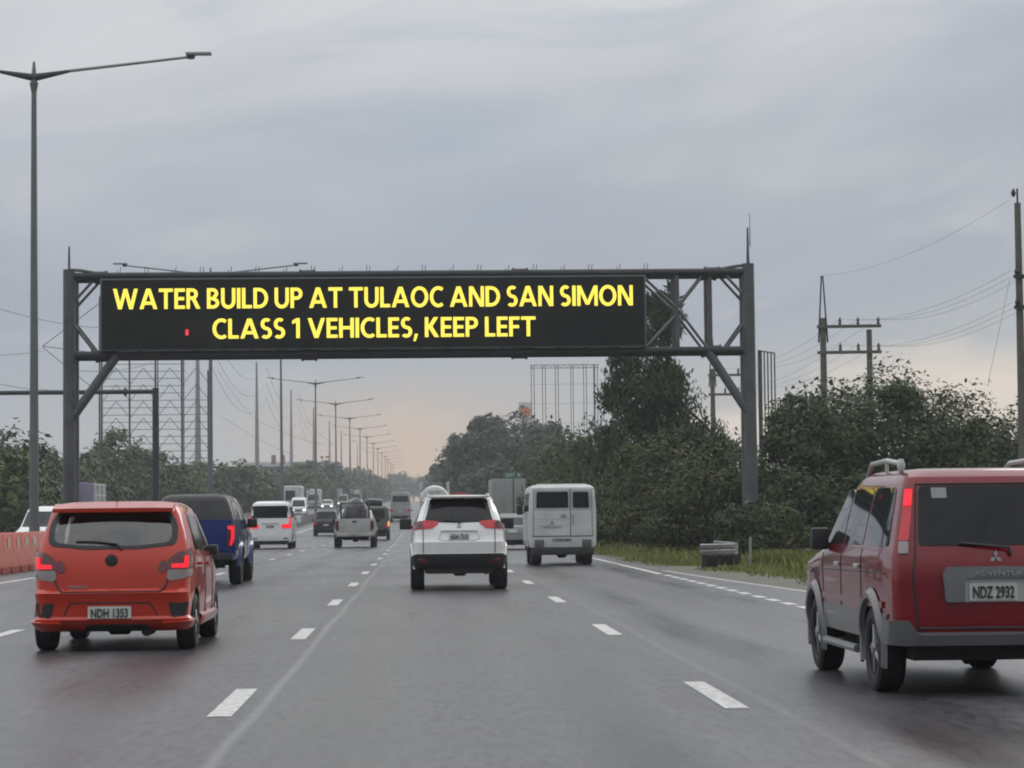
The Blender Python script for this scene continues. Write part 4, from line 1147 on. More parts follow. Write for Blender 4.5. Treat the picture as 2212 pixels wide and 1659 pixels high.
def plate(root, B, x0, x1, z0, z1, txt, off=.02, size=None, mapf=None):
    o = patch('licence_plate', mapf or B.rear, rnd([(x0, z0), (x1, z0), (x1, z1), (x0, z1)], .012), M['plate'], root, off, .02, .2)
    if txt:
        c = (mapf or B.rear)((x0 + x1) / 2, (z0 + z1) / 2)
        y = min((mapf or B.rear)(x0, z1).y, (mapf or B.rear)(x1, z0).y, c.y) - off - .006
        text_mesh('plate_lettering', txt, (z1 - z0) * .95, M['ink'], o, (c.x, y, c.z - (z1 - z0) * .02), bold=.002, width=(x1 - x0) * .86)
    return o

def side_windows(root, B, polys, mat=None, sides=(-1, 1), off=.004, name='side_window', th=.02):
    for sg in sides:
        for p in polys:
            patch(name, B.side(sg), rnd(p, .05), mat or M['glass'], root, off, th, .15, outward=(sg, 0, .1))

def seam(root, mp, pts, w=.008, name='panel_gap', outward=None, mat=None, off=.003):
    """a thin dark shut line laid along a polyline"""
    mb = MB()
    P = []
    for a, b in zip(pts[:-1], pts[1:]):
        n = max(1, int((Vector(b) - Vector(a)).length / .06))
        for i in range(n): P.append(Vector(a) + (Vector(b) - Vector(a)) * i / n)
    P.append(Vector(pts[-1]))
    W = [mp(p.x, p.y) for p in P]
    mb.path(W, w, n=5)
    return mb.build(name, mat or M['black'], root)

def ringseal(root, mp, outer, inner, mat, off, name='window_surround'):
    """black ceramic border between two outlines with the same number of points"""
    P = [mp(*p) + Vector((0, -off, 0)) for p in outer]; Q = [mp(*p) + Vector((0, -off, 0)) for p in inner]
    n = len(P); Q2 = [q + Vector((0, .02, 0)) for q in Q]; P2 = [q + Vector((0, .02, 0)) for q in P]
    mb = MB(); mb.add(P + Q + Q2 + P2, [(i, (i + 1) % n, n + (i + 1) % n, n + i) for i in range(n)] + [(n + i, n + (i + 1) % n, 2 * n + (i + 1) % n, 2 * n + i) for i in range(n)] + [((i + 1) % n, i, 3 * n + i, 3 * n + (i + 1) % n) for i in range(n)])
    return mb.build(name, mat, root, 30)

def make_orange():
    t = place('hatchback', 'orange hatchback with lit L-shaped tail lights in the left lane', 'car', -3.22, 25.6)
    t.scale = (1.045, 1, 1.015)
    B = Body([(.21, .17, 3.52, .74), (.27, .06, 3.60, .80), (.33, .02, 3.64, .825), (.36, .035, 3.65, .80), (.50, .03, 3.66, .805),
              (.60, .0, 3.66, .81), (.64, .05, 3.64, .808), (.80, .07, 3.58, .805), (.93, .10, 3.1, .80), (1.03, .13, 2.75, .785),
              (1.22, .22, 2.42, .74), (1.40, .31, 2.12, .685), (1.46, .33, 2.02, .655), (1.505, .40, 1.85, .60, .16)],
             bulge=.06, taper=.05, rr=.14)
    bd = body_part(t, B, M['orange'], (.62, 3.07), .30, .22, .035)
    RW = rnd([(-.585, 1.115), (-.25, 1.08), (.25, 1.08), (.585, 1.115), (.585, 1.29), (.52, 1.405), (-.52, 1.405), (-.585, 1.29)], .08)
    SW = [[(.66, 1.05), (1.50, 1.02), (1.50, 1.385), (.82, 1.385)], [(1.60, 1.02), (2.40, 1.01), (2.02, 1.385), (1.60, 1.385)]]
    hollow(bd, B, t, .80, 1.43, RW, [rnd(p, .04) for p in SW], rnd([(-.57, 1.08), (.57, 1.08), (.51, 1.40), (-.51, 1.40)], .05))
    st = MB()
    st.box((0, .82, .93), (1.15, .16, .34), rx=R(-12)); 
    for x in (-.34, .34): st.box((x, .76, 1.15), (.22, .09, .13), rx=R(-10))
    st.build('rear_seat', M['black'], t, bevel=.03)
    for x in (-.34, .34):
        st = MB(); st.box((x, 1.55, 1.0), (.44, .14, .42), rx=R(-12), top=.85); st.box((x, 1.48, 1.25), (.22, .09, .15)); st.build('front_seat', M['black'], t, bevel=.03)
    patch('rear_window', B.rear, rnd([(-.60, 1.10), (-.25, 1.065), (.25, 1.065), (.60, 1.10), (.60, 1.30), (.53, 1.425), (-.53, 1.425), (-.60, 1.30)], .08), M['glass_see'], t, .006, 0.0001)
    OUT = rnd([(-.645, 1.085), (-.25, 1.045), (.25, 1.045), (.645, 1.085), (.64, 1.30), (.56, 1.435), (-.56, 1.435), (-.64, 1.30)], .08)
    ringseal(t, B.rear, OUT, RW, M['black'], .010)
    # roof spoiler over the glass
    s = MB()
    vs = []
    for i in range(9):
        x = -.60 + 1.2 * i / 8; k = 1 - abs(x / .6) ** 4 * .4
        vs += [(x, .42, 1.515), (x, .18 + .05 * (1 - k), 1.455 + .012 * k), (x, .185 + .05 * (1 - k), 1.425), (x, .33, 1.43)]
    fs = []
    for i in range(8):
        for j in range(3): fs.append((i * 4 + j, i * 4 + 4 + j, i * 4 + 5 + j, i * 4 + 1 + j))
    fs += [(0, 1, 2, 3), (35, 34, 33, 32)]
    s.add(vs, fs); s.build('roof_spoiler', M['orange'], t)
    for sg in (-1, 1):
        f = (lambda p: p) if sg > 0 else mirror_poly
        l = patch('tail_light', B.wrap, rnd(f([(.52, .835), (.86, .835), (.90, .95), (.84, 1.04), (.66, 1.01), (.57, .95)]), .02), M['tail_d'], t, .014, outward=(sg * .5, -1, 0))
        patch('light_bar', B.wrap, f([(.59, .845), (.745, .845), (.765, .87), (.765, .965), (.72, .965), (.71, .89), (.59, .885)]), M['tail_lit'], l, .022, .02, .05, outward=(sg * .5, -1, 0))
        patch('reversing_lens', B.wrap, rnd(f([(.545, .74), (.58, .715), (.84, .765), (.88, .83), (.555, .83)]), .02), M['clear'], l, .012, outward=(sg * .5, -1, 0))
        patch('garnish_light', B.wrap, rnd(f([(.455, .82), (.535, .80), (.535, .94), (.47, .90)]), .02), M['tail_d'], l, .012, outward=(sg * .3, -1, 0))
        patch('bumper_insert', B.wrap, rnd(f([(.60, .345), (.74, .36), (.79, .505), (.56, .50), (.58, .42)]), .03), M['black'], t, .008, outward=(sg * .5, -1, 0))
        # fender flare behind the wheel
        patch('skirt_corner', B.wrap, rnd(f([(.50, .235), (.90, .235), (.92, .33), (.50, .31)]), .02), M['orange'], t, .03, .04, outward=(sg * .5, -1, 0))
    seam(t, B.rear, [(-.60, .83), (-.54, .68), (-.49, .61), (.49, .61), (.54, .68), (.60, .83)], .009, 'tailgate_gap')
    seam(t, B.rear, [(-.47, .37), (-.40, .50), (.38, .50), (.46, .37)], .008, 'plate_recess_edge')
    patch('lower_grille', B.rear, rnd([(-.28, .215), (.40, .215), (.34, .28), (-.24, .28)], .02), M['black'], t, .012)
    e = MB(); e.lathe([(-.004, .062), (-.012, .062), (-.016, .05), (-.016, .001)], (0, B.rear(0, .93).y - .004, .93), 'Y', 24)
    e.build('round_emblem', M['black'], t)
    text_mesh('model_script', "WIGO", .045, M['chrome'], t, (-.33, B.rear(-.33, .665).y - .008, .665), width=.20)
    plate(t, B, -.225, .20, .335, .465, "NDH 1353", .02)
    w = MB(); w.path([B.rear(.10, 1.04) + Vector((0, -.02, 0)), B.rear(.04, 1.10) + Vector((0, -.03, 0)), B.rear(-.20, 1.125) + Vector((0, -.02, 0)), B.rear(-.36, 1.125) + Vector((0, -.02, 0))], .011, 6)
    w.build('rear_wiper', M['black'], t)
    side_windows(t, B, [[(.62, 1.03), (1.52, 1.0), (1.52, 1.40), (.80, 1.40)], [(1.58, 1.0), (2.55, .99), (2.05, 1.40), (1.58, 1.40)]], M['glass_see'], th=.0001)
    for sg in (-1, 1):
        m = B.side(sg)
        seam(t, m, [(1.55, .98), (1.55, .35)], .006, 'door_gap', outward=(sg, 0, 0)); seam(t, m, [(2.5, .96), (2.45, .35)], .006, 'door_gap')
        h = MB(); c = m(1.0, .88); h.box((c.x + sg * .02, .98, .88), (.03, .14, .03)); c = m(2.0, .88); h.box((c.x + sg * .02, 1.75, .87), (.03, .14, .03)); h.build('door_handle', M['orange'], t, bevel=.008)
        patch('side_skirt', m, rnd([(1.02, .24), (2.68, .24), (2.66, .33), (1.05, .33)], .02), M['orange'], t, .03, .05, outward=(sg, 0, 0))
    wheels(t, .80, (.62, 3.07), .285, .19, spokes=8)
    mirrors(t, .74, 2.45, 1.0, M['black'], sx=.11, sz=.12, arm=.04)
    underbody(t, .70, .30, 3.3, .20, .30, (.62, 3.07), .28, (.34, .14, .20, .05))
    patch('windscreen', B.front, rnd([(-.60, 1.05), (.60, 1.05), (.54, 1.42), (-.54, 1.42)], .06), M['glass_see'], t, .005, .0001, outward=(0, 1, .4))
    a = MB(); a.tube((.0, .6, 1.53), (0, .45, 1.64), .006, .003, n=6); a.build('aerial', M['black'], t)
    return t

def make_red():
    t = place('utility_vehicle', 'red and grey utility van with roof rail, cut off by the right edge', 'car', 4.19, 17.75)
    t.scale = (.93, 1, .975)
    B = Body([(.40, .10, 4.30, .80), (.50, .06, 4.35, .825), (.56, .05, 4.38, .83), (.95, .05, 4.38, .83), (1.05, .08, 3.65, .825), (1.12, .10, 3.35, .805),
              (1.35, .18, 2.95, .75), (1.60, .27, 2.50, .685), (1.655, .30, 2.40, .66), (1.70, .38, 2.25, .61, .16)],
             bulge=.035, taper=.03, rr=.10)
    body_part(t, B, M['red'], (.88, 3.53), .35, .26, .03)
    patch('rear_window', B.rear, rnd([(-.60, 1.135), (.60, 1.135), (.555, 1.585), (-.555, 1.585)], .04), M['glass'], t, .006)
    patch('window_sticker', B.rear, rnd([(-.46, 1.49), (-.34, 1.49), (-.34, 1.57), (-.46, 1.57)], .01), M['grey_w'], t, .012, .01)
    seam(t, B.rear, [(-.62, .52), (-.66, .90), (-.62, 1.14), (-.575, 1.60), (.575, 1.60), (.62, 1.14), (.66, .90), (.62, .52), (-.62, .52)], .009, 'tailgate_gap')
    for sg in (-1, 1):
        f = (lambda p: p) if sg > 0 else mirror_poly
        l = patch('tail_light', B.wrap, rnd(f([(.675, 1.17), (.745, 1.17), (.70, 1.36), (.655, 1.56), (.598, 1.56), (.635, 1.36)]), .015), M['tail'], t, .02, .03, outward=(sg * .5, -1, 0))
        patch('brake_lens', B.wrap, rnd(f([(.625, 1.43), (.68, 1.43), (.655, 1.555), (.602, 1.555)]), .01), M['tail_lit'], l, .026, .02, .05, outward=(sg * .5, -1, 0))
        patch('reversing_lens', B.wrap, rnd(f([(.685, 1.075), (.755, 1.075), (.745, 1.165), (.675, 1.165)]), .015), M['clear'], l, .02, .03, outward=(sg * .5, -1, 0))
        # grey lower cladding and flares
        m = B.side(sg)
        patch('lower_cladding', m, [(1.32, .41), (3.08, .41), (3.06, .62), (1.34, .62)], M['grey_p'], t, .012, .03, outward=(sg, 0, 0))
        patch('lower_cladding', m, [(.30, .62), (.42, .41), (.47, .41), (.47, .62)], M['grey_p'], t, .012, .03, outward=(sg, 0, 0))
        for yc in (.88, 3.53):
            a = MB(); n = 16; vs = []; fs = []
            for i in range(n + 1):
                th = math.pi * (-.10 + 1.2 * i / n)
                for rr_, dx in ((.375, .0), (.385, .045), (.425, .05), (.465, .01)):
                    y, z = yc - rr_ * math.cos(th), .34 + rr_ * math.sin(th)
                    x = m(y, max(z, .41)).x
                    vs.append((x + sg * dx, y, z))
            for i in range(n):
                for j in range(3): fs.append((i * 4 + j, i * 4 + 4 + j, i * 4 + 5 + j, i * 4 + 1 + j))
            a.add(vs, fs); a.build('wheel_arch_flare', M['grey_p'], t)
        st = MB(); st.tube((sg * .84, 1.45, .30), (sg * .84, 2.95, .30), .035, n=8); st.tube((sg * .6, 1.7, .33), (sg * .84, 1.7, .30), .02, n=6); st.tube((sg * .6, 2.7, .33), (sg * .84, 2.7, .30), .02, n=6)
        st.build('running_board', M['grey_p'], t)
        r = MB(); r.path([(sg * .62, .62, 1.69), (sg * .62, .60, 1.765), (sg * .615, 1.2, 1.80), (sg * .60, 1.9, 1.785), (sg * .59, 2.1, 1.70)], .02, 8)
        r.tube((sg * .615, 1.2, 1.70), (sg * .615, 1.2, 1.80), .016); r.lathe([(-.05, .02), (0, .036), (.05, .02)], (sg * .62, .61, 1.75), 'Z', 10)
        r.build('roof_rail', M['silver'], t)
        for y in (1.32, 2.22): seam(t, m, [(y, 1.10), (y, .42)], .006, 'door_gap')
        seam(t, m, [(3.15, 1.05), (3.08, .42)], .006, 'door_gap')
        seam(t, m, [(.35, .93), (3.9, .90)], .005, 'body_crease'); 
        patch('side_moulding', m, [(.45, .66), (3.1, .66), (3.1, .71), (.45, .71)], M['red'], t, .016, .03, outward=(sg, 0, 0))
        for y in (1.42, 2.32):
            h = MB(); c = m(y, .98); h.box((c.x + sg * .02, y, .965), (.03, .15, .035)); h.build('door_handle', M['silver'], t, bevel=.01)
    side_windows(t, B, [[(.36, 1.13), (1.25, 1.13), (1.25, 1.58), (.50, 1.58)], [(1.33, 1.13), (2.15, 1.13), (2.15, 1.58), (1.33, 1.58)], [(2.24, 1.13), (3.10, 1.13), (2.52, 1.58), (2.24, 1.58)]], M['glass_side'])
    # chrome and grey plate garnish
    g = patch('plate_garnish', B.rear, rnd([(-.41, .715), (-.26, .715), (-.26, .89), (.26, .89), (.26, .715), (.41, .715), (.43, .93), (.40, .965), (-.40, .965), (-.43, .93)], .02), M['grey_p'], t, .05, .06)
    patch('plate_recess', B.rear, [(-.26, .715), (.26, .715), (.26, .885), (-.26, .885)], M['silver'], g, .012, .02)
    text_mesh('badge_lettering', "ADVENTURE", .05, M['chrome'], g, (0.02, B.rear(0, .925).y - .056, .928), width=.42)
    plate(t, B, -.225, .155, .725, .855, "NDZ 2932", .03)
    em = MB()
    for a in (90, 210, 330):
        d = Vector((math.cos(R(a)), 0, math.sin(R(a)))); p = Vector((0, 0, d.x)) ; s_ = Vector((-d.z, 0, d.x))
        c = Vector((0, B.rear(0, 1.05).y - .015, 1.045))
        q = [c, c + d * .028 + s_ * .016, c + d * .056, c + d * .028 - s_ * .016]
        em.add(q + [v + Vector((0, .02, 0)) for v in q], [(0, 1, 2, 3), (0, 4, 5, 1), (1, 5, 6, 2), (2, 6, 7, 3), (3, 7, 4, 0)])
    em.build('three_pointed_emblem', M['chrome'], t, 0)
    w = MB(); w.path([B.rear(.12, 1.06) + Vector((0, -.02, 0)), B.rear(.10, 1.12) + Vector((0, -.04, 0)), B.rear(-.28, 1.155) + Vector((0, -.025, 0))], .012, 6); w.build('rear_wiper', M['black'], t)
    patch('bumper', B.wrap, rnd([(-1.05, .40), (1.05, .40), (1.07, .47), (.95, .58), (.70, .58), (.62, .49), (-.62, .49), (-.70, .58), (-.95, .58), (-1.07, .47)], .02), M['grey_p'], t, .05, .08, .1, outward=(0, -1, 0))
    mirrors(t, .78, 2.95, 1.17, M['black'], sx=.16, sz=.19, arm=.05)
    wheels(t, .83, (.88, 3.53), .335, .22, spokes=5)
    underbody(t, .78, .25, 3.9, .27, .42, (.88, 3.53), .33, (.45, .25, .28, .06))
    sp = MB(); sp.lathe([(-.10, .001), (-.10, .24), (-.07, .30), (.07, .30), (.10, .24), (.10, .001)], (.02, .62, .36), 'Z', 24); sp.build('spare_wheel', M['rubber'], t)
    patch('windscreen', B.front, rnd([(-.68, 1.16), (.68, 1.16), (.60, 1.61), (-.60, 1.61)], .06), M['glass'], t, .005, outward=(0, 1, .4))
    return t

def make_montero():
    t = place('sport_utility_vehicle', 'white sport utility vehicle with red tail lights in the middle lane', 'car', .70, 45.6)
    B = Body([(.42, .16, 4.55, .84), (.55, .04, 4.65, .89), (.66, .02, 4.68, .905), (.69, .045, 4.68, .90), (.90, .03, 4.66, .905), (.95, .06, 4.6, .89), (1.12, .10, 3.9, .875),
              (1.20, .12, 3.35, .855), (1.30, .16, 3.1, .82), (1.50, .30, 2.8, .735), (1.68, .43, 2.45, .665), (1.72, .46, 2.35, .64), (1.755, .56, 2.2, .58, .16)],
             bulge=.09, taper=.06, rr=.2)
    body_part(t, B, M['white'], (.92, 3.72), .38, .26, .025)
    patch('rear_window', B.rear, rnd([(-.645, 1.27), (0, 1.255), (.645, 1.27), (.60, 1.40), (.535, 1.70), (-.535, 1.70), (-.60, 1.40)], .05), M['glass'], t, .006)
    sp = MB(); sp.box((0, .40, 1.735), (1.14, .24, .04)); sp.build('roof_spoiler', M['silver'], t, bevel=.012)
    hb = MB(); hb.box((0, .283, 1.712), (.2, .02, .02)); hb.build('high_brake_light', M['tail_d'], t)
    for sg in (-1, 1):
        f = (lambda p: p) if sg > 0 else mirror_poly
        l = patch('tail_light', B.wrap, rnd(f([(.40, 1.225), (.50, 1.155), (.95, 1.12), (.98, 1.20), (.76, 1.285), (.60, 1.30), (.37, 1.275)]), .02), M['tail'], t, .02, .04, outward=(sg * .5, -1, 0))
        patch('outer_lens', B.wrap, rnd(f([(.66, 1.15), (.94, 1.13), (.965, 1.195), (.76, 1.275), (.665, 1.285)]), .02), M['tail_d'], l, .026, .02, outward=(sg * .5, -1, 0))
        seam(t, B.wrap, f([(.67, 1.14), (.665, .70)]) if sg > 0 else f([(.67, 1.14), (.665, .70)])[::-1], .009, 'tailgate_gap')
        patch('pillar_trim', B.rear, rnd(f([(.56, 1.70), (.625, 1.70), (.765, 1.28), (.675, 1.27)]), .01), M['white'], t, .02, .03, outward=(0, -1, 0))
        m = B.side(sg)
        for y in (1.25, 2.25): seam(t, m, [(y, 1.15), (y, .60)], .006, 'door_gap')
        for yc in (.92, 3.72):
            a = MB(); n = 14; vs = []; fs = []
            for i in range(n + 1):
                th = math.pi * i / n
                for rr_, dx in ((.41, -.02), (.42, .02), (.47, .02), (.51, -.01)):
                    y, z = yc - rr_ * math.cos(th), .40 + rr_ * math.sin(th)
                    vs.append((m(y, max(z, .5)).x + sg * dx, y, z))
            for i in range(n):
                for j in range(3): fs.append((i * 4 + j, i * 4 + 4 + j, i * 4 + 5 + j, i * 4 + 1 + j))
            a.add(vs, fs); a.build('wheel_arch_flare', M['white'], t)
        rl = MB(); rl.path([(sg * .56, .75, 1.75), (sg * .57, .85, 1.79), (sg * .56, 2.2, 1.80), (sg * .55, 2.35, 1.76)], .014, 6); rl.build('roof_rail', M['silver'], t)
        patch('reflector', B.wrap, rnd(f([(.58, .54), (.76, .55), (.76, .60), (.58, .59)]), .01), M['tail_d'], t, .045, outward=(sg * .3, -1, 0))
    patch('plate_garnish', B.rear, rnd([(-.34, 1.10), (.34, 1.10), (.32, 1.135), (-.32, 1.135)], .01), M['chrome'], t, .03, .04)
    seam(t, B.rear, [(-.33, 1.09), (-.38, .96), (-.30, .925), (.30, .925), (.38, .96), (.33, 1.09)], .008, 'plate_recess_edge', mat=M['silver'])
    em = MB()
    for a in (90, 210, 330):
        d = Vector((math.cos(R(a)), 0, math.sin(R(a)))); s_ = Vector((-d.z, 0, d.x)); c = Vector((0, B.rear(0, 1.19).y - .015, 1.19))
        q = [c, c + d * .025 + s_ * .014, c + d * .05, c + d * .025 - s_ * .014]
        em.add(q + [v + Vector((0, .02, 0)) for v in q], [(0, 1, 2, 3), (0, 4, 5, 1), (1, 5, 6, 2), (2, 6, 7, 3), (3, 7, 4, 0)])
    em.build('three_pointed_emblem', M['chrome'], t, 0)
    plate(t, B, -.19, .19, .945, 1.065, "ADA 7210", .02)
    patch('bumper', B.wrap, rnd([(-1.08, .43), (1.08, .43), (1.08, .63), (.8, .665), (-.8, .665), (-1.08, .63)], .03), M['black'], t, .03, .06, .1, outward=(0, -1, 0))
    patch('skid_plate', B.rear, rnd([(-.62, .31), (.62, .31), (.68, .46), (-.68, .46)], .03), M['black'], t, .0, .12)
    side_windows(t, B, [[(.42, 1.22), (1.18, 1.20), (1.18, 1.66), (.62, 1.66)], [(1.3, 1.20), (2.2, 1.20), (2.2, 1.67), (1.3, 1.67)], [(2.3, 1.20), (3.1, 1.20), (2.55, 1.66), (2.3, 1.67)]])
    w = MB(); w.path([B.rear(.0, 1.24) + Vector((0, -.03, 0)), B.rear(.05, 1.285) + Vector((0, -.04, 0)), B.rear(-.28, 1.30) + Vector((0, -.03, 0))], .012, 6); w.build('rear_wiper', M['black'], t)
    mirrors(t, .82, 3.05, 1.23, M['black'], sx=.24, sz=.21, arm=.14)
    wheels(t, .91, (.92, 3.72), .385, .26)
    underbody(t, .80, .35, 4.0, .32, .50, (.92, 3.72), .38, (.5, .25, .34, .05))
    return t

def make_fbvan():
    t = place('white_van', 'boxy white utility van with two unequal rear windows in the right lane', 'van', 3.92, 68)
    B = Body([(.50, .02, 4.25, .90), (.60, 0, 4.35, .925), (1.45, .0, 4.35, .935), (1.60, .01, 4.1, .93), (2.05, .04, 3.7, .90), (2.15, .06, 3.6, .875), (2.20, .12, 3.45, .82, .14)],
             bulge=.015, taper=.0, rr=.07, rf=.15)
    body_part(t, B, M['white_d'], (1.05, 3.35), .33, .2, .055)
    patch('rear_window', B.rear, rnd([(-.74, 1.585), (.16, 1.585), (.16, 2.04), (-.72, 2.04)], .05), M['glass'], t, .004)
    patch('rear_window', B.rear, rnd([(.28, 1.58), (.74, 1.58), (.72, 2.035), (.28, 2.035)], .05), M['glass'], t, .004)
    for p in ([(-.77, 1.55), (.19, 1.55), (.19, 2.075), (-.75, 2.075), (-.77, 1.55)], [(.25, 1.55), (.77, 1.55), (.75, 2.07), (.25, 2.07), (.25, 1.55)]):
        seam(t, B.rear, p, .012, 'window_seal', mat=M['grey_w'])
    seam(t, B.rear, [(.215, 2.12), (.215, .80)], .011, 'door_gap'); seam(t, B.rear, [(-.80, 2.1), (-.82, .80), (.82, .80), (.80, 2.1)], .008, 'door_gap')
    seam(t, B.rear, [(-.86, .82), (.86, .82)], .012, 'door_sill', mat=M['grey_w'])
    for z in (1.12, 1.30): seam(t, B.rear, [(-.78, z), (.18, z)], .010, 'pressed_rib', mat=M['white_d'])
    h = MB(); h.tube((.29, -.03, 1.42), (.29, -.03, 1.12), .014, n=6); h.box((.02, -.02, 1.38), (.14, .03, .06)); h.build('door_handle', M['grey_w'], t)
    e = MB(); e.add([(-.36, -.012, 1.14), (-.24, -.012, 1.14), (-.30, -.012, 1.26), (-.36, .01, 1.14), (-.24, .01, 1.14), (-.30, .01, 1.26)], [(0, 1, 2), (0, 3, 4, 1), (1, 4, 5, 2), (2, 5, 3, 0)]); e.build('triangular_emblem', M['grey_w'], t, 0)
    text_mesh('badge_lettering', "MITSUBISHI", .08, M['grey_w'], t, (-.30, -.01, 1.06), width=.5)
    for sg in (-1, 1):
        l = MB(); l.box((sg * .66, -.01, .62), (.26, .05, .19)); l.build('tail_light', M['grey_lens'], t, bevel=.01)
        side_windows(t, B, [[(.35, 1.50), (1.2, 1.50), (1.2, 2.0), (.35, 2.0)], [(1.3, 1.5), (2.3, 1.5), (2.3, 2.0), (1.3, 2.0)], [(2.45, 1.5), (3.6, 1.45), (3.4, 1.98), (2.45, 2.0)]], sides=(sg,))
        for y in (1.25, 2.38): seam(t, B.side(sg), [(y, 2.05), (y, .55)], .008, 'door_gap')
    patch('licence_plate', B.rear, rnd([(-.30, .665), (.24, .665), (.24, .745), (-.30, .745)], .01), M['grey_w'], t, .015)
    text_mesh('plate_lettering', "TXA 481", .07, M['ink'], t, (-.03, -.018, .705), width=.40)
    b = MB(); b.box((0, .02, .39), (1.72, .16, .20)); b.build('bumper', M['black'], t, bevel=.02)
    mirrors(t, .90, 3.9, 1.55, M['black'], sx=.16, sz=.28, arm=.12)
    wheels(t, .86, (1.05, 3.35), .32, .30)
    underbody(t, .78, .2, 4.1, .33, .52, (1.05, 3.35), .32)
    g = MB(); g.tube((-.7, .5, 2.25), (.7, .5, 2.25), .015, n=6); g.tube((-.7, 3.0, 2.25), (.7, 3.0, 2.25), .015, n=6); g.build('roof_gutter', M['white_d'], t)
    return t

def make_pickup(t, paint, L=5.2, w=.92, top=1.82, bed_top=1.30, canopy=None, tail='tail_lit', tailgate=None, wheel_r=.385, plate_txt='NCK 4175', lit=True, zl=.52):
    """crew-cab pickup: lower body with bed, cab, tailgate, optional canopy over the bed"""
    B = Body([(zl, .16, L - .15, w - .05), (zl + .12, .08, L - .05, w), (.90, .06, L, w), (1.05, .05, L - .2, w - .005), (1.12, .05, L - 1.0, w - .02), (bed_top, .06, L - 1.45, w - .05, .08)],
             bulge=.03, taper=.05, rr=.12)
    ys = (1.15, L - .95)
    body_part(t, B, paint, ys, wheel_r, .28, .0)
    C = Body([(bed_top - .06, 1.75, L - 1.38, w - .065), (top - .14, 1.92, L - 2.0, w - .20), (top - .05, 2.0, L - 2.15, w - .25), (top, 2.15, L - 2.35, w - .33, .16)], bulge=.02, taper=.03, rr=.12, rf=.15)
    mb = MB(); C.mesh(mb, .03); mb.build('cab', paint, t)
    patch('rear_cab_window', C.rear, rnd([(-w * .62, bed_top + .04), (w * .62, bed_top + .04), (w * .56, top - .14), (-w * .56, top - .14)], .04), M['glass'], t, .005)
    patch('windscreen', C.front, rnd([(-w * .80, bed_top + .0), (w * .80, bed_top + .0), (w * .68, top - .09), (-w * .68, top - .09)], .05), M['glass'], t, .005, outward=(0, 1, .4))
    side_windows(t, C, [[(1.95, bed_top + .0), (2.75, bed_top + .0), (2.75, top - .13), (2.10, top - .13)], [(2.83, bed_top + .0), (L - 1.62, bed_top), (L - 2.15, top - .13), (2.83, top - .13)]])
    patch('tailgate', B.rear, rnd([(-w * .71, .72), (w * .71, .72), (w * .71, bed_top - .03), (-w * .71, bed_top - .03)], .03), tailgate or paint, t, .018, .03)
    for sg in (-1, 1):
        f = (lambda p: p) if sg > 0 else mirror_poly
        l = patch('tail_light', B.wrap, rnd(f([(w * .755, .80), (w * .86, .80), (w * .93, .95), (w * .93, 1.24), (w * .755, 1.26)]), .02), M['tail_d'], t, .02, .03, outward=(sg * .5, -1, 0))
        if lit: patch('light_bar', B.wrap, rnd(f([(w * .80, .83), (w * .845, .83), (w * .90, .96), (w * .90, 1.23), (w * .76, 1.23), (w * .77, 1.16), (w * .84, 1.15), (w * .84, .98)]), .01), M['tail_lit'], l, .028, .02, .05, outward=(sg * .5, -1, 0))
        for y in (1.85, 2.8): seam(t, B.side(sg), [(y, bed_top - .05), (y, .6)], .007, 'door_gap')
        for yc in ys:
            a = MB(); n = 14; vs = []; fs = []; m = B.side(sg)
            for i in range(n + 1):
                th = math.pi * i / n
                for rr_, dx in ((wheel_r + .04, -.02), (wheel_r + .05, .04), (wheel_r + .10, .04), (wheel_r + .15, -.01)):
                    y, z = yc - rr_ * math.cos(th), wheel_r + rr_ * math.sin(th)
                    vs.append((m(y, max(z, .55)).x + sg * dx, y, z))
            for i in range(n):
                for j in range(3): fs.append((i * 4 + j, i * 4 + 4 + j, i * 4 + 5 + j, i * 4 + 1 + j))
            a.add(vs, fs); a.build('wheel_arch_flare', paint if canopy else M['black'], t)
    h = MB(); h.box((0, .02, bed_top - .14), (.22, .04, .07)); h.build('tailgate_handle', M['black'], t, bevel=.01)
    b = MB(); b.box((0, .03, .60), (1.66, .2, .15)); b.box((0, .0, .66), (.6, .2, .05)); b.build('bumper', M['black'] if canopy else M['silver'], t, bevel=.025)
    p = MB(); p.box((0.02, -.085, .60), (.36, .012, .12)); p = p.build('licence_plate', M['plate'], t)
    text_mesh('plate_lettering', plate_txt, .10, M['ink'], p, (.02, -.096, .60), width=.30)
    if canopy:
        K = Body([(bed_top - .01, .08, 1.9, w - .07), (1.48, .16, 1.92, w - .10), (top - .06, .38, 2.0, w - .22), (top + .01, .50, 2.0, w - .32, .16)], bulge=.05, taper=.02, rr=.14, rf=.1)
        mb = MB(); K.mesh(mb, .03); k = mb.build('bed_canopy', canopy, t)
        patch('canopy_window', K.rear, rnd([(-w * .80, bed_top + .05), (w * .80, bed_top + .05), (w * .70, top - .11), (-w * .70, top - .11)], .05), M['glass'], k, .006)
        side_windows(k, K, [[(.45, bed_top + .07), (1.75, bed_top + .07), (1.75, top - .14), (.62, top - .14)]], name='canopy_side_window')
    mirrors(t, w - .10, L - 1.75, 1.28, M['black'], sx=.22, sz=.2)
    wheels(t, w + .0, ys, wheel_r, .26)
    underbody(t, .76, .3, L - .6, .40, .62, ys, wheel_r, (.45, .3, .38, .04))
    return B

def van_front(t, B, w, z0, z1, paint, lit=None):
    patch('windscreen', B.front, rnd([(-w * .8, z0), (w * .8, z0), (w * .72, z1), (-w * .72, z1)], .06), M['glass'], t, .006, outward=(0, 1, .3))

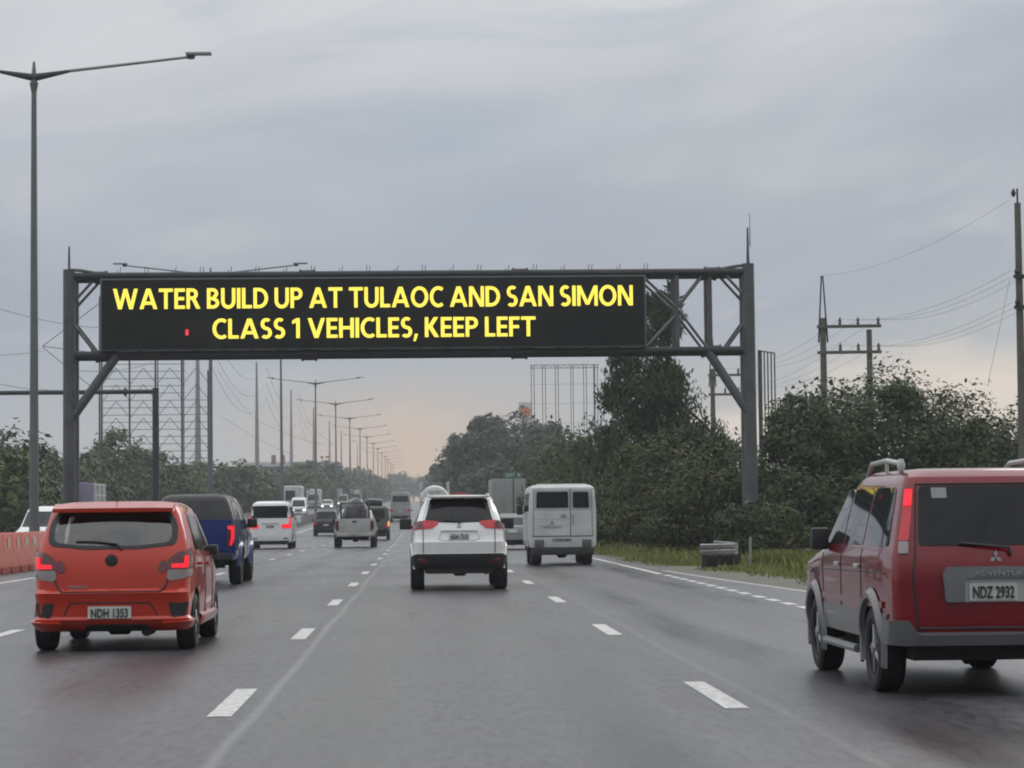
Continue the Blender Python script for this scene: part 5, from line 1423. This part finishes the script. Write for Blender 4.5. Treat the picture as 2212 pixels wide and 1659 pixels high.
def make_hiace():
    t = place('passenger_van', 'white passenger van with L-shaped lit tail lights ahead of the blue pickup', 'van', -6.93, 113)
    B = Body([(.27, .10, 4.95, .88), (.34, .03, 5.1, .95), (.55, .0, 5.2, .97), (1.0, .03, 5.2, .985), (1.25, .05, 4.9, .975), (1.45, .07, 4.5, .95), (2.02, .13, 3.9, .84), (2.10, .18, 3.8, .80), (2.16, .3, 3.6, .70, .2)],
             bulge=.03, taper=.03, rr=.13)
    body_part(t, B, M['white'], (1.15, 4.2), .34, .25, .05)
    patch('rear_window', B.rear, rnd([(-.90, 1.42), (.90, 1.42), (.80, 1.98), (-.80, 1.98)], .05), M['glass'], t, .006)
    for sg in (-1, 1):
        f = (lambda p: p) if sg > 0 else mirror_poly
        patch('tail_light', B.wrap, f([(.52, .95), (.99, .95), (1.0, 1.50), (.88, 1.50), (.88, 1.16), (.53, 1.13)]), M['tail_lit'], t, .02, .03, outward=(sg * .4, -1, 0))
        for y in (1.9, 3.0): seam(t, B.side(sg), [(y, 1.9), (y, .4)], .009, 'door_gap')
        patch('reflector', B.wrap, rnd(f([(.6, .46), (.8, .46), (.8, .51), (.6, .51)]), .01), M['tail_d'], t, .01, outward=(0, -1, 0))
    side_windows(t, B, [[(.35, 1.40), (1.8, 1.40), (1.8, 1.92), (.45, 1.92)], [(1.95, 1.4), (2.95, 1.4), (2.95, 1.92), (1.95, 1.92)], [(3.1, 1.35), (4.3, 1.30), (3.8, 1.92), (3.1, 1.92)]])
    patch('chrome_strip', B.rear, rnd([(-.4, 1.14), (.4, 1.14), (.38, 1.20), (-.38, 1.20)], .01), M['silver'], t, .02)
    plate(t, B, -.19, .19, .98, 1.10, "NGT 6208", .02)
    patch('bumper_lip', B.rear, rnd([(-.85, .29), (.85, .29), (.85, .38), (-.85, .38)], .02), M['black'], t, .02)
    van_front(t, B, .9, 1.35, 2.0, None)
    mirrors(t, .95, 4.4, 1.35, M['white'], sx=.2, sz=.3)
    wheels(t, .95, (1.15, 4.2), .33, .21); underbody(t, .85, .2, 4.8, .2, .35, (1.15, 4.2), .33)
    return t
M['grey_bus'] = pmat('pale_grey_bus', (.30,.29,.29), .45, 0, .2, var=.3, vscale=1.2)
M['grey_lens'] = pmat('dull_grey_lens', (.10, .10, .10), .3)
M['glass_side'] = pmat('side_glass', (.02, .024, .026), .03, spec=1.0)

make_orange()
make_red()
make_montero()
make_fbvan()
t = place('pickup_truck', 'dark blue pickup with black canopy and lit tail light behind the orange hatchback', 'pickup', -4.72, 51)
make_pickup(t, M['blue'], canopy=M['canopy_d'], w=.93, top=1.86, bed_top=1.36)
make_hiace()
t = place('pickup_truck', 'silver pickup carrying a tall dark load in its bed', 'pickup', -3.12, 115)
make_pickup(t, M['silver'], w=.98, top=1.78, bed_top=1.36, lit=False, plate_txt='RKD 502')
ld = thing('cargo_load', 'dark tarpaulin-covered load and rack heaped in the silver pickup bed', 'cargo', (-3.12, 115.2, gz(115) + 1.36))
mb = MB()
vs = []
for j, (z, k) in enumerate(((0, 1), (.3, .95), (.6, .78), (.85, .5), (.95, .2))):
    for i in range(16):
        a = 2 * math.pi * i / 16
        vs.append((.62 * k * math.cos(a) * (1 + .1 * math.sin(3 * a + j)), .85 + .7 * k * math.sin(a), z + .05 * math.sin(2 * a + j)))
mb.add(vs, [(j * 16 + i, j * 16 + (i + 1) % 16, (j + 1) * 16 + (i + 1) % 16, (j + 1) * 16 + i) for j in range(4) for i in range(16)] + [tuple(range(64, 80))])
mb.build('tarpaulin', M['dkgrey'], ld)
mb = MB()
for x in (-.66, .66):
    for y in (.15, 1.6): mb.tube((x, y, 0), (x, y, .72), .025, n=6)
    mb.tube((x, .15, .72), (x, 1.6, .72), .025, n=6)
mb.tube((-.66, .15, .72), (.66, .15, .72), .025, n=6); mb.tube((-.66, 1.6, .72), (.66, 1.6, .72), .025, n=6)
mb.build('rack', M['black'], ld)

# ---- simpler bodies for vehicles farther on
def boxcar(t, B, paint, rear_win=None, sidew=None, lights='tail', wl=(.85, 3.4), r=.32, w=.85, front=None, lit=None, hz=.75, grille=True, darkw=.2):
    body_part(t, B, paint, wl, r, .22, .04)
    if rear_win: patch('rear_window', B.rear, rnd(rear_win, .05), M['glass'], t, .006)
    if front: patch('windscreen', B.front, rnd(front, .05), M['glass'], t, .006, outward=(0, 1, .3))
    if sidew: side_windows(t, B, sidew)
    for sg in (-1, 1):
        f = (lambda p: p) if sg > 0 else mirror_poly
        patch('tail_light', B.wrap, rnd(f([(w * .70, hz), (w * .96, hz), (w * .96, hz + .22), (w * .72, hz + .2)]), .02), M[lights], t, .015, outward=(sg * .4, -1, 0))
        patch('headlight', B.front, rnd(f([(w * .55, hz - .02), (w * .88, hz), (w * .88, hz + .16), (w * .58, hz + .14)]), .02), M[lit or 'clear'], t, .02, outward=(0, 1, 0))
    if grille: patch('grille', B.front, rnd([(-w * .45, hz - .12), (w * .45, hz - .12), (w * .48, hz + .1), (-w * .48, hz + .1)], .03), M['black'], t, .012, outward=(0, 1, 0))
    patch('rear_bumper', B.rear, rnd([(-w * .85, B.zs[0] + .02), (w * .85, B.zs[0] + .02), (w * .85, B.zs[0] + .17), (-w * .85, B.zs[0] + .17)], .02), M['black'], t, .02)
    p = patch('licence_plate', B.rear, rnd([(-.18, hz - .05), (.18, hz - .05), (.18, hz + .07), (-.18, hz + .07)], .01), M['plate'], t, .02)
    patch('front_plate', B.front, rnd([(-.18, hz - .32), (.18, hz - .32), (.18, hz - .2), (-.18, hz - .2)], .01), M['plate'], t, .03, outward=(0, 1, 0))
    mirrors(t, w - .03, B.at(1.1)[1] - .35, 1.1, M['black'], sx=.18, sz=.15)
    wheels(t, w, wl, r, .2)
    underbody(t, w * .9, .25, B.lv[0][2] - .4, .2, B.zs[0] + .05, wl, r)

def suv_body(w=.92, h=1.8, L=4.6):
    return Body([(.32, .1, L - .1, w - .04), (.5, .02, L, w), (.95, .0, L - .03, w), (1.08, .06, L - .95, w - .03), (1.2, .12, L - 1.3, w - .07), (h - .1, .35, L - 2.1, w - .22), (h, .5, L - 2.4, w - .32, .18)], bulge=.05, taper=.05, rr=.15)
def sedan_body(w=.85, h=1.46, L=4.4):
    return Body([(.25, .12, L - .1, w - .05), (.42, .0, L, w), (.75, .02, L - .05, w), (.95, .10, L - .6, w - .02), (1.0, .35, L - 1.2, w - .05), (1.35, 1.0, L - 1.95, w - .2), (h, 1.35, L - 2.3, w - .32, .2)], bulge=.06, taper=.08, rr=.18)
def van_body(w=.93, h=2.2, L=4.7):
    return Body([(.28, .06, L - .1, w - .04), (.45, .0, L, w), (1.05, .02, L - .05, w), (1.2, .03, L - .45, w - .01), (h - .15, .12, L - 1.15, w - .12), (h, .25, L - 1.35, w - .22, .18)], bulge=.03, taper=.03, rr=.12)

def sidewin(B, z0, z1, ys):
    return [[(a, z0), (b, z0), (b, z1), (a, z1)] for a, b in ys]

t = place('sport_utility_vehicle', 'dark grey sport utility vehicle just left of the silver pickup', 'car', -6.65, 172)
B = suv_body(.93, 1.80); boxcar(t, B, M['dkgrey'], [(-.7, 1.2), (.7, 1.2), (.6, 1.66), (-.6, 1.66)], sidewin(B, 1.2, 1.62, [(.6, 1.3), (1.4, 2.3)]), w=.92, r=.36, wl=(.9, 3.7))
t = place('jeep', 'dark open-backed jeep with an amber turn light right of the silver pickup', 'jeep', -2.85, 150)
B = Body([(.5, .05, 4.2, .85), (.6, 0, 4.3, .9), (1.25, 0, 4.3, .9), (1.3, .0, 3.3, .9), (1.95, .05, 2.9, .82), (2.05, .15, 2.8, .75, .12)], bulge=.01, taper=.01, rr=.08)
boxcar(t, B, M['green_d'], [(-.65, 1.3), (.65, 1.3), (.6, 1.85), (-.6, 1.85)], sidewin(B, 1.3, 1.8, [(.3, 1.3), (1.4, 2.5)]), w=.9, r=.38, wl=(.8, 3.3))
mb = MB(); mb.box((.86, -.05, .98), (.12, .06, .3)); mb.build('turn_light', M['amber'], t, bevel=.01)
mb = MB()
for x, y, z, r_ in ((-.3, .6, 2.3, .3), (.25, .5, 2.28, .26), (0, 1.3, 2.3, .32)): mb.lathe([(-r_, .02), (-r_ * .8, r_ * .8), (0, r_), (r_ * .8, r_ * .8), (r_, .02)], (x, y, z - .08), 'Z', 12)
sk = thing('sack_pile', 'dark sacks piled on the roof of the dark jeep', 'sacks', (-2.85, 150, gz(150))); mb.build('sack', M['dkgrey'], sk)

# minibus
t = place('minibus', 'pale grey minibus with high roof farther up the middle lane', 'bus', -2.12, 250)
B = Body([(.4, .05, 6.0, 1.0), (.55, 0, 6.1, 1.05), (1.3, 0, 6.1, 1.05), (1.45, .02, 6.0, 1.04), (2.75, .12, 5.6, .93), (2.95, .2, 5.4, .84, .2)], bulge=.03, taper=.01, rr=.12)
boxcar(t, B, M['grey_bus'], [(-.82, 1.95), (.82, 1.95), (.76, 2.55), (-.76, 2.55)], sidewin(B, 1.6, 2.3, [(.4, 1.6), (1.7, 2.9), (3.0, 4.2), (4.3, 5.4)]), w=1.03, r=.4, wl=(1.2, 4.9), hz=.95, front=[(-.85, 1.45), (.85, 1.45), (.8, 2.4), (-.8, 2.4)])
# sedan between the two white vehicles
t = place('sedan', 'silver sedan glimpsed between the white sport utility vehicle and the boxy white van', 'car', 3.75, 101)
B = sedan_body(); boxcar(t, B, M['grey_w'], [(-.6, 1.02), (.6, 1.02), (.52, 1.33), (-.52, 1.33)], sidewin(B, 1.02, 1.3, [(1.2, 2.0), (2.1, 2.8)]), wl=(.9, 3.5), r=.31, front=[(-.65, 1.03), (.65, 1.03), (.55, 1.33), (-.55, 1.33)])

# tanker lorry
t = place('tanker_truck', 'white tanker lorry with rounded rear end and railings ahead of the white car', 'truck', 1.05, 190)
mb = MB(); mb.lathe([(-.0, .001), (.05, .6), (.22, 1.05), (.5, 1.2), (7.0, 1.2), (7.3, .9), (7.4, .001)], (0, .3, 2.35), 'Y', 36); tk = mb.build('tank', M['white_d'], t)
text_mesh('tank_lettering', "CAUTION", .3, M['ink'], tk, (0, .33, 3.02), width=1.0)
mb = MB()
for x in (-1.12, 1.12):
    mb.tube((x, .5, 2.6), (x, .5, 3.85), .04, n=6); mb.tube((x, 6.8, 2.6), (x, 6.8, 3.85), .04, n=6); mb.tube((x, .5, 3.8), (x, 6.8, 3.8), .035, n=6)
    mb.box((x * .9, .7, 3.55), (.16, .5, .5))
for i in range(7): mb.tube((-.5 + .17 * i, .6 + i * .4, 3.5), (-.5 + .17 * i, .6 + i * .4, 3.82), .02, n=5)
mb.build('top_railing', M['white_d'], t)
mb = MB(); mb.box((0, 3.8, 1.0), (1.0, 7.4, .3)); mb.box((0, .25, .75), (2.2, .12, .25)); mb.box((0, 3.8, 1.2), (2.3, 7.0, .08)); mb.build('chassis', M['under'], t)
mb = MB(); mb.box((0, 8.7, 1.7), (2.2, 1.7, 2.1)); mb.build('cab', M['white_d'], t, bevel=.1)
for sg in (-1, 1):
    l = MB(); l.box((sg * .95, .17, .78), (.28, .04, .14)); l.build('tail_light', M['tail_d'], t)
wheels(t, 1.2, (1.3, 2.6, 8.8), .5, .5, rim=True)

# lorry with red cover, only its top shows
t = place('covered_truck', 'lorry with a red tarpaulin top beyond the white sport utility vehicle', 'truck', 3.55, 222)
mb = MB(); mb.box((0, 3, 1.7), (2.2, 5.8, 1.6)); mb.build('cargo_box', M['white_d'], t, bevel=.04)
vs = []
for y in (.05, 5.95):
    for i in range(9):
        a = math.pi * i / 8; vs.append((-1.12 * math.cos(a), y, 2.5 + .42 * math.sin(a)))
mb = MB(); mb.add(vs, [(i, i + 1, i + 10, i + 9) for i in range(8)] + [tuple(range(9)), tuple(range(17, 8, -1))]); mb.build('tarpaulin_cover', M['redcloth'], t)
mb = MB(); mb.box((0, 3.2, .75), (.9, 6.4, .25)); mb.box((0, .1, .7), (2.0, .1, .2)); mb.build('chassis', M['under'], t)
mb = MB(); mb.box((0, 7, 1.45), (2.0, 1.6, 1.7)); mb.build('cab', M['white_d'], t, bevel=.08)
for sg in (-1, 1):
    l = MB(); l.box((sg * .85, .03, .72), (.25, .04, .12)); l.build('tail_light', M['tail_d'], t)
wheels(t, 1.05, (1.3, 6.6), .42, .3)

# grey closed truck on the shoulder
t = place('box_truck', 'grey closed box truck beyond the boxy white van, behind the green road sign', 'truck', 6.45, 182)
mb = MB(); mb.box((0, 3.6, 2.45), (2.5, 7.2, 2.95)); bx = mb.build('cargo_box', M['grey_w'], t, bevel=.05)
mb = MB()
for x in (-1.2, -.02, .02, 1.2): mb.box((x, -.01, 2.45), (.03, .04, 2.8))
for x in (-.55, .55): mb.tube((x, -.04, 1.1), (x, -.04, 3.8), .02, n=6)
for x in (-1.25, 1.25): mb.box((x, 0.0, 2.45), (.07, .07, 2.96))
mb.build('door_bar', M['silver'], bx)
mb = MB(); mb.box((0, 4, .8), (.9, 8, .28)); mb.box((0, .12, .62), (2.3, .12, .18)); mb.build('chassis', M['under'], t)
mb = MB(); mb.box((0, 8.2, 1.6), (2.2, 1.7, 2.0)); mb.build('cab', M['white_d'], t, bevel=.1)
for sg in (-1, 1):
    l = MB(); l.box((sg * .95, .03, .66), (.3, .04, .14)); l.build('tail_light', M['tail_d'], t)
wheels(t, 1.2, (1.6, 7.9), .48, .45)

# ---- oncoming traffic over the median
PI = math.pi
def oncoming(name, label, cat, x, y, B, paint, w, r=.34, lit='head', front=None, wl=(.9, 3.6), hz=.75, sidew=None):
    t = place(name, label, cat, x, y, PI)
    boxcar(t, B, paint, None, sidew, w=w, r=r, wl=wl, front=front, lit=lit, hz=hz)
    return t
fr = lambda w, z0, z1: [(-w * .82, z0), (w * .82, z0), (w * .70, z1), (-w * .70, z1)]
t = oncoming('oncoming_pickup', 'white oncoming car beyond the barrier, mostly hidden by the orange hatchback', 'car', -14.3, 97, suv_body(.95, 1.92, 5.0), M['white'], .93, front=fr(.93, 1.17, 1.75), lit='clear', wl=(.9, 4.0))
oncoming('oncoming_van', 'white oncoming van with one bright headlight right of the white passenger van', 'van', -14.7, 300, van_body(.98, 2.3, 5.0), M['white'], .96, lit='head', front=fr(.96, 1.2, 2.0), wl=(.9, 4.1))
t = place('oncoming_truck', 'white oncoming truck with a tall grey cab window behind the oncoming van', 'truck', -17.6, 345, PI)
B = Body([(.5, .0, 7.2, 1.15), (1.4, .0, 7.3, 1.22), (1.6, 0, 7.3, 1.22), (3.6, .0, 7.1, 1.2), (3.75, .1, 7.0, 1.1, .1)], bulge=0, taper=0, rr=.08, bulge_f=.1)
boxcar(t, B, M['white_d'], None, None, w=1.2, r=.48, wl=(1.4, 6.0), front=[(-.35, 1.75), (1.0, 1.75), (1.0, 3.1), (-.35, 3.1)], lit='clear', hz=.8)
oncoming('oncoming_car', 'grey oncoming car with twin white headlights left of the silver pickup', 'car', -14.0, 370, suv_body(.93, 1.75, 4.5), M['silver'], .92, lit='head', front=fr(.92, 1.17, 1.62), hz=.72)
oncoming('oncoming_jeepney', 'oncoming van with warm twin headlights just above the silver pickup', 'van', -14.1, 447, van_body(.98, 2.5, 5.2), M['grey_w'], .96, lit='head_y', front=fr(.96, 1.3, 2.2), hz=.8, wl=(.9, 4.2))
oncoming('oncoming_car', 'oncoming car with headlights farthest along the highway', 'car', -13.4, 800, suv_body(.95, 1.8, 4.5), M['silver'], .95, lit='head', front=fr(.9, 1.17, 1.62))
for i, (x, y, lab, w_, h_) in enumerate(((-18.5, 430, 'white oncoming box truck between the lamp posts', 1.2, 3.4), (-17.8, 520, 'pale oncoming bus above the warm headlights', 1.25, 3.5),
                                        (-14.2, 540, 'pale oncoming truck behind the silver pickup load', 1.15, 3.4), (-14.3, 660, 'small white oncoming truck near the vanishing point', 1.2, 3.6))):
    t = place('oncoming_truck', lab, 'truck', x, y, PI)
    B = Body([(.5, .0, 7.2, w_ - .05), (1.4, .0, 7.3, w_), (h_ - .2, .0, 7.1, w_), (h_, .1, 7.0, w_ - .1, .1)], bulge=0, taper=0, rr=.08, bulge_f=.1)
    boxcar(t, B, M['white_d'] if i % 2 == 0 else M['grey_w'], None, None, w=w_, r=.48, wl=(1.4, 6.0), front=fr(w_, 1.5, h_ * .72), lit='head' if i == 3 else 'clear', hz=.85)
t = place('tarpaulin_truck', 'oncoming truck with a purple tarpaulin and white stake sides beyond the orange hatchback', 'truck', -24.0, 170, PI * .97)
mb = MB(); mb.box((0, 3.3, 2.55), (3.3, 5.4, 2.6)); mb.build('tarpaulin', M['purple'], t, bevel=.2)
mb = MB(); mb.box((0, 6.9, 1.55), (2.1, 1.5, 1.7)); mb.build('cab', M['white_d'], t, bevel=.12)
mb = MB(); mb.box((0, 7.67, 1.85), (1.7, .02, .65)); mb.build('windscreen', M['glass'], t)
mb = MB()
for sg in (-1, 1):
    for i in (0, 6): mb.box((sg * 1.72, .6 + .95 * i, 2.5), (.10, .16, 2.8))
    for z in (1.2,): mb.box((sg * 1.70, 3.5, z), (.05, 5.8, .14))
for i in range(6): mb.box((-1.1 + .44 * i, .45, 1.6), (.06, .05, 1.0))
mb.build('stake_side', M['white_d'], t)
mb = MB(); mb.box((0, 3.8, .8), (.9, 7.4, .3)); mb.build('chassis', M['under'], t)
wheels(t, 1.1, (1.4, 6.7), .45, .3)
t = place('stake_truck', 'white slatted truck body right of the purple tarpaulin truck', 'truck', -25.3, 190, PI * .97)
mb = MB(); 
for sg in (-1, 1):
    for i in range(8): mb.box((sg * 1.1, .3 + .75 * i, 2.6), (.06, .16, 2.6))
    for z in (1.4, 2.2, 3.0, 3.8): mb.box((sg * 1.13, 2.9, z), (.03, 5.4, .12))
for y in (.3, 5.6):
    for i in range(6): mb.box((-1.05 + .42 * i, y, 2.6), (.18, .05, 2.6))
mb.build('stake_side', M['white_d'], t)
mb = MB(); mb.box((0, 6.9, 1.5), (2.0, 1.5, 1.7)); mb.build('cab', M['white_d'], t, bevel=.12)
mb = MB(); mb.box((0, 3.6, .95), (2.1, 7.0, .3)); mb.build('chassis', M['under'], t)
wheels(t, 1.0, (1.3, 6.6), .42, .3)

# ------------------------------------------------------------------ rainy air
mb = MB(); mb.box((0, 750, 21.5), (1300, 1900, 47)); o = mb.build('haze', M['haze'], None, 0)
tag(o, 'thin rainy haze over the highway', 'haze', kind='stuff')
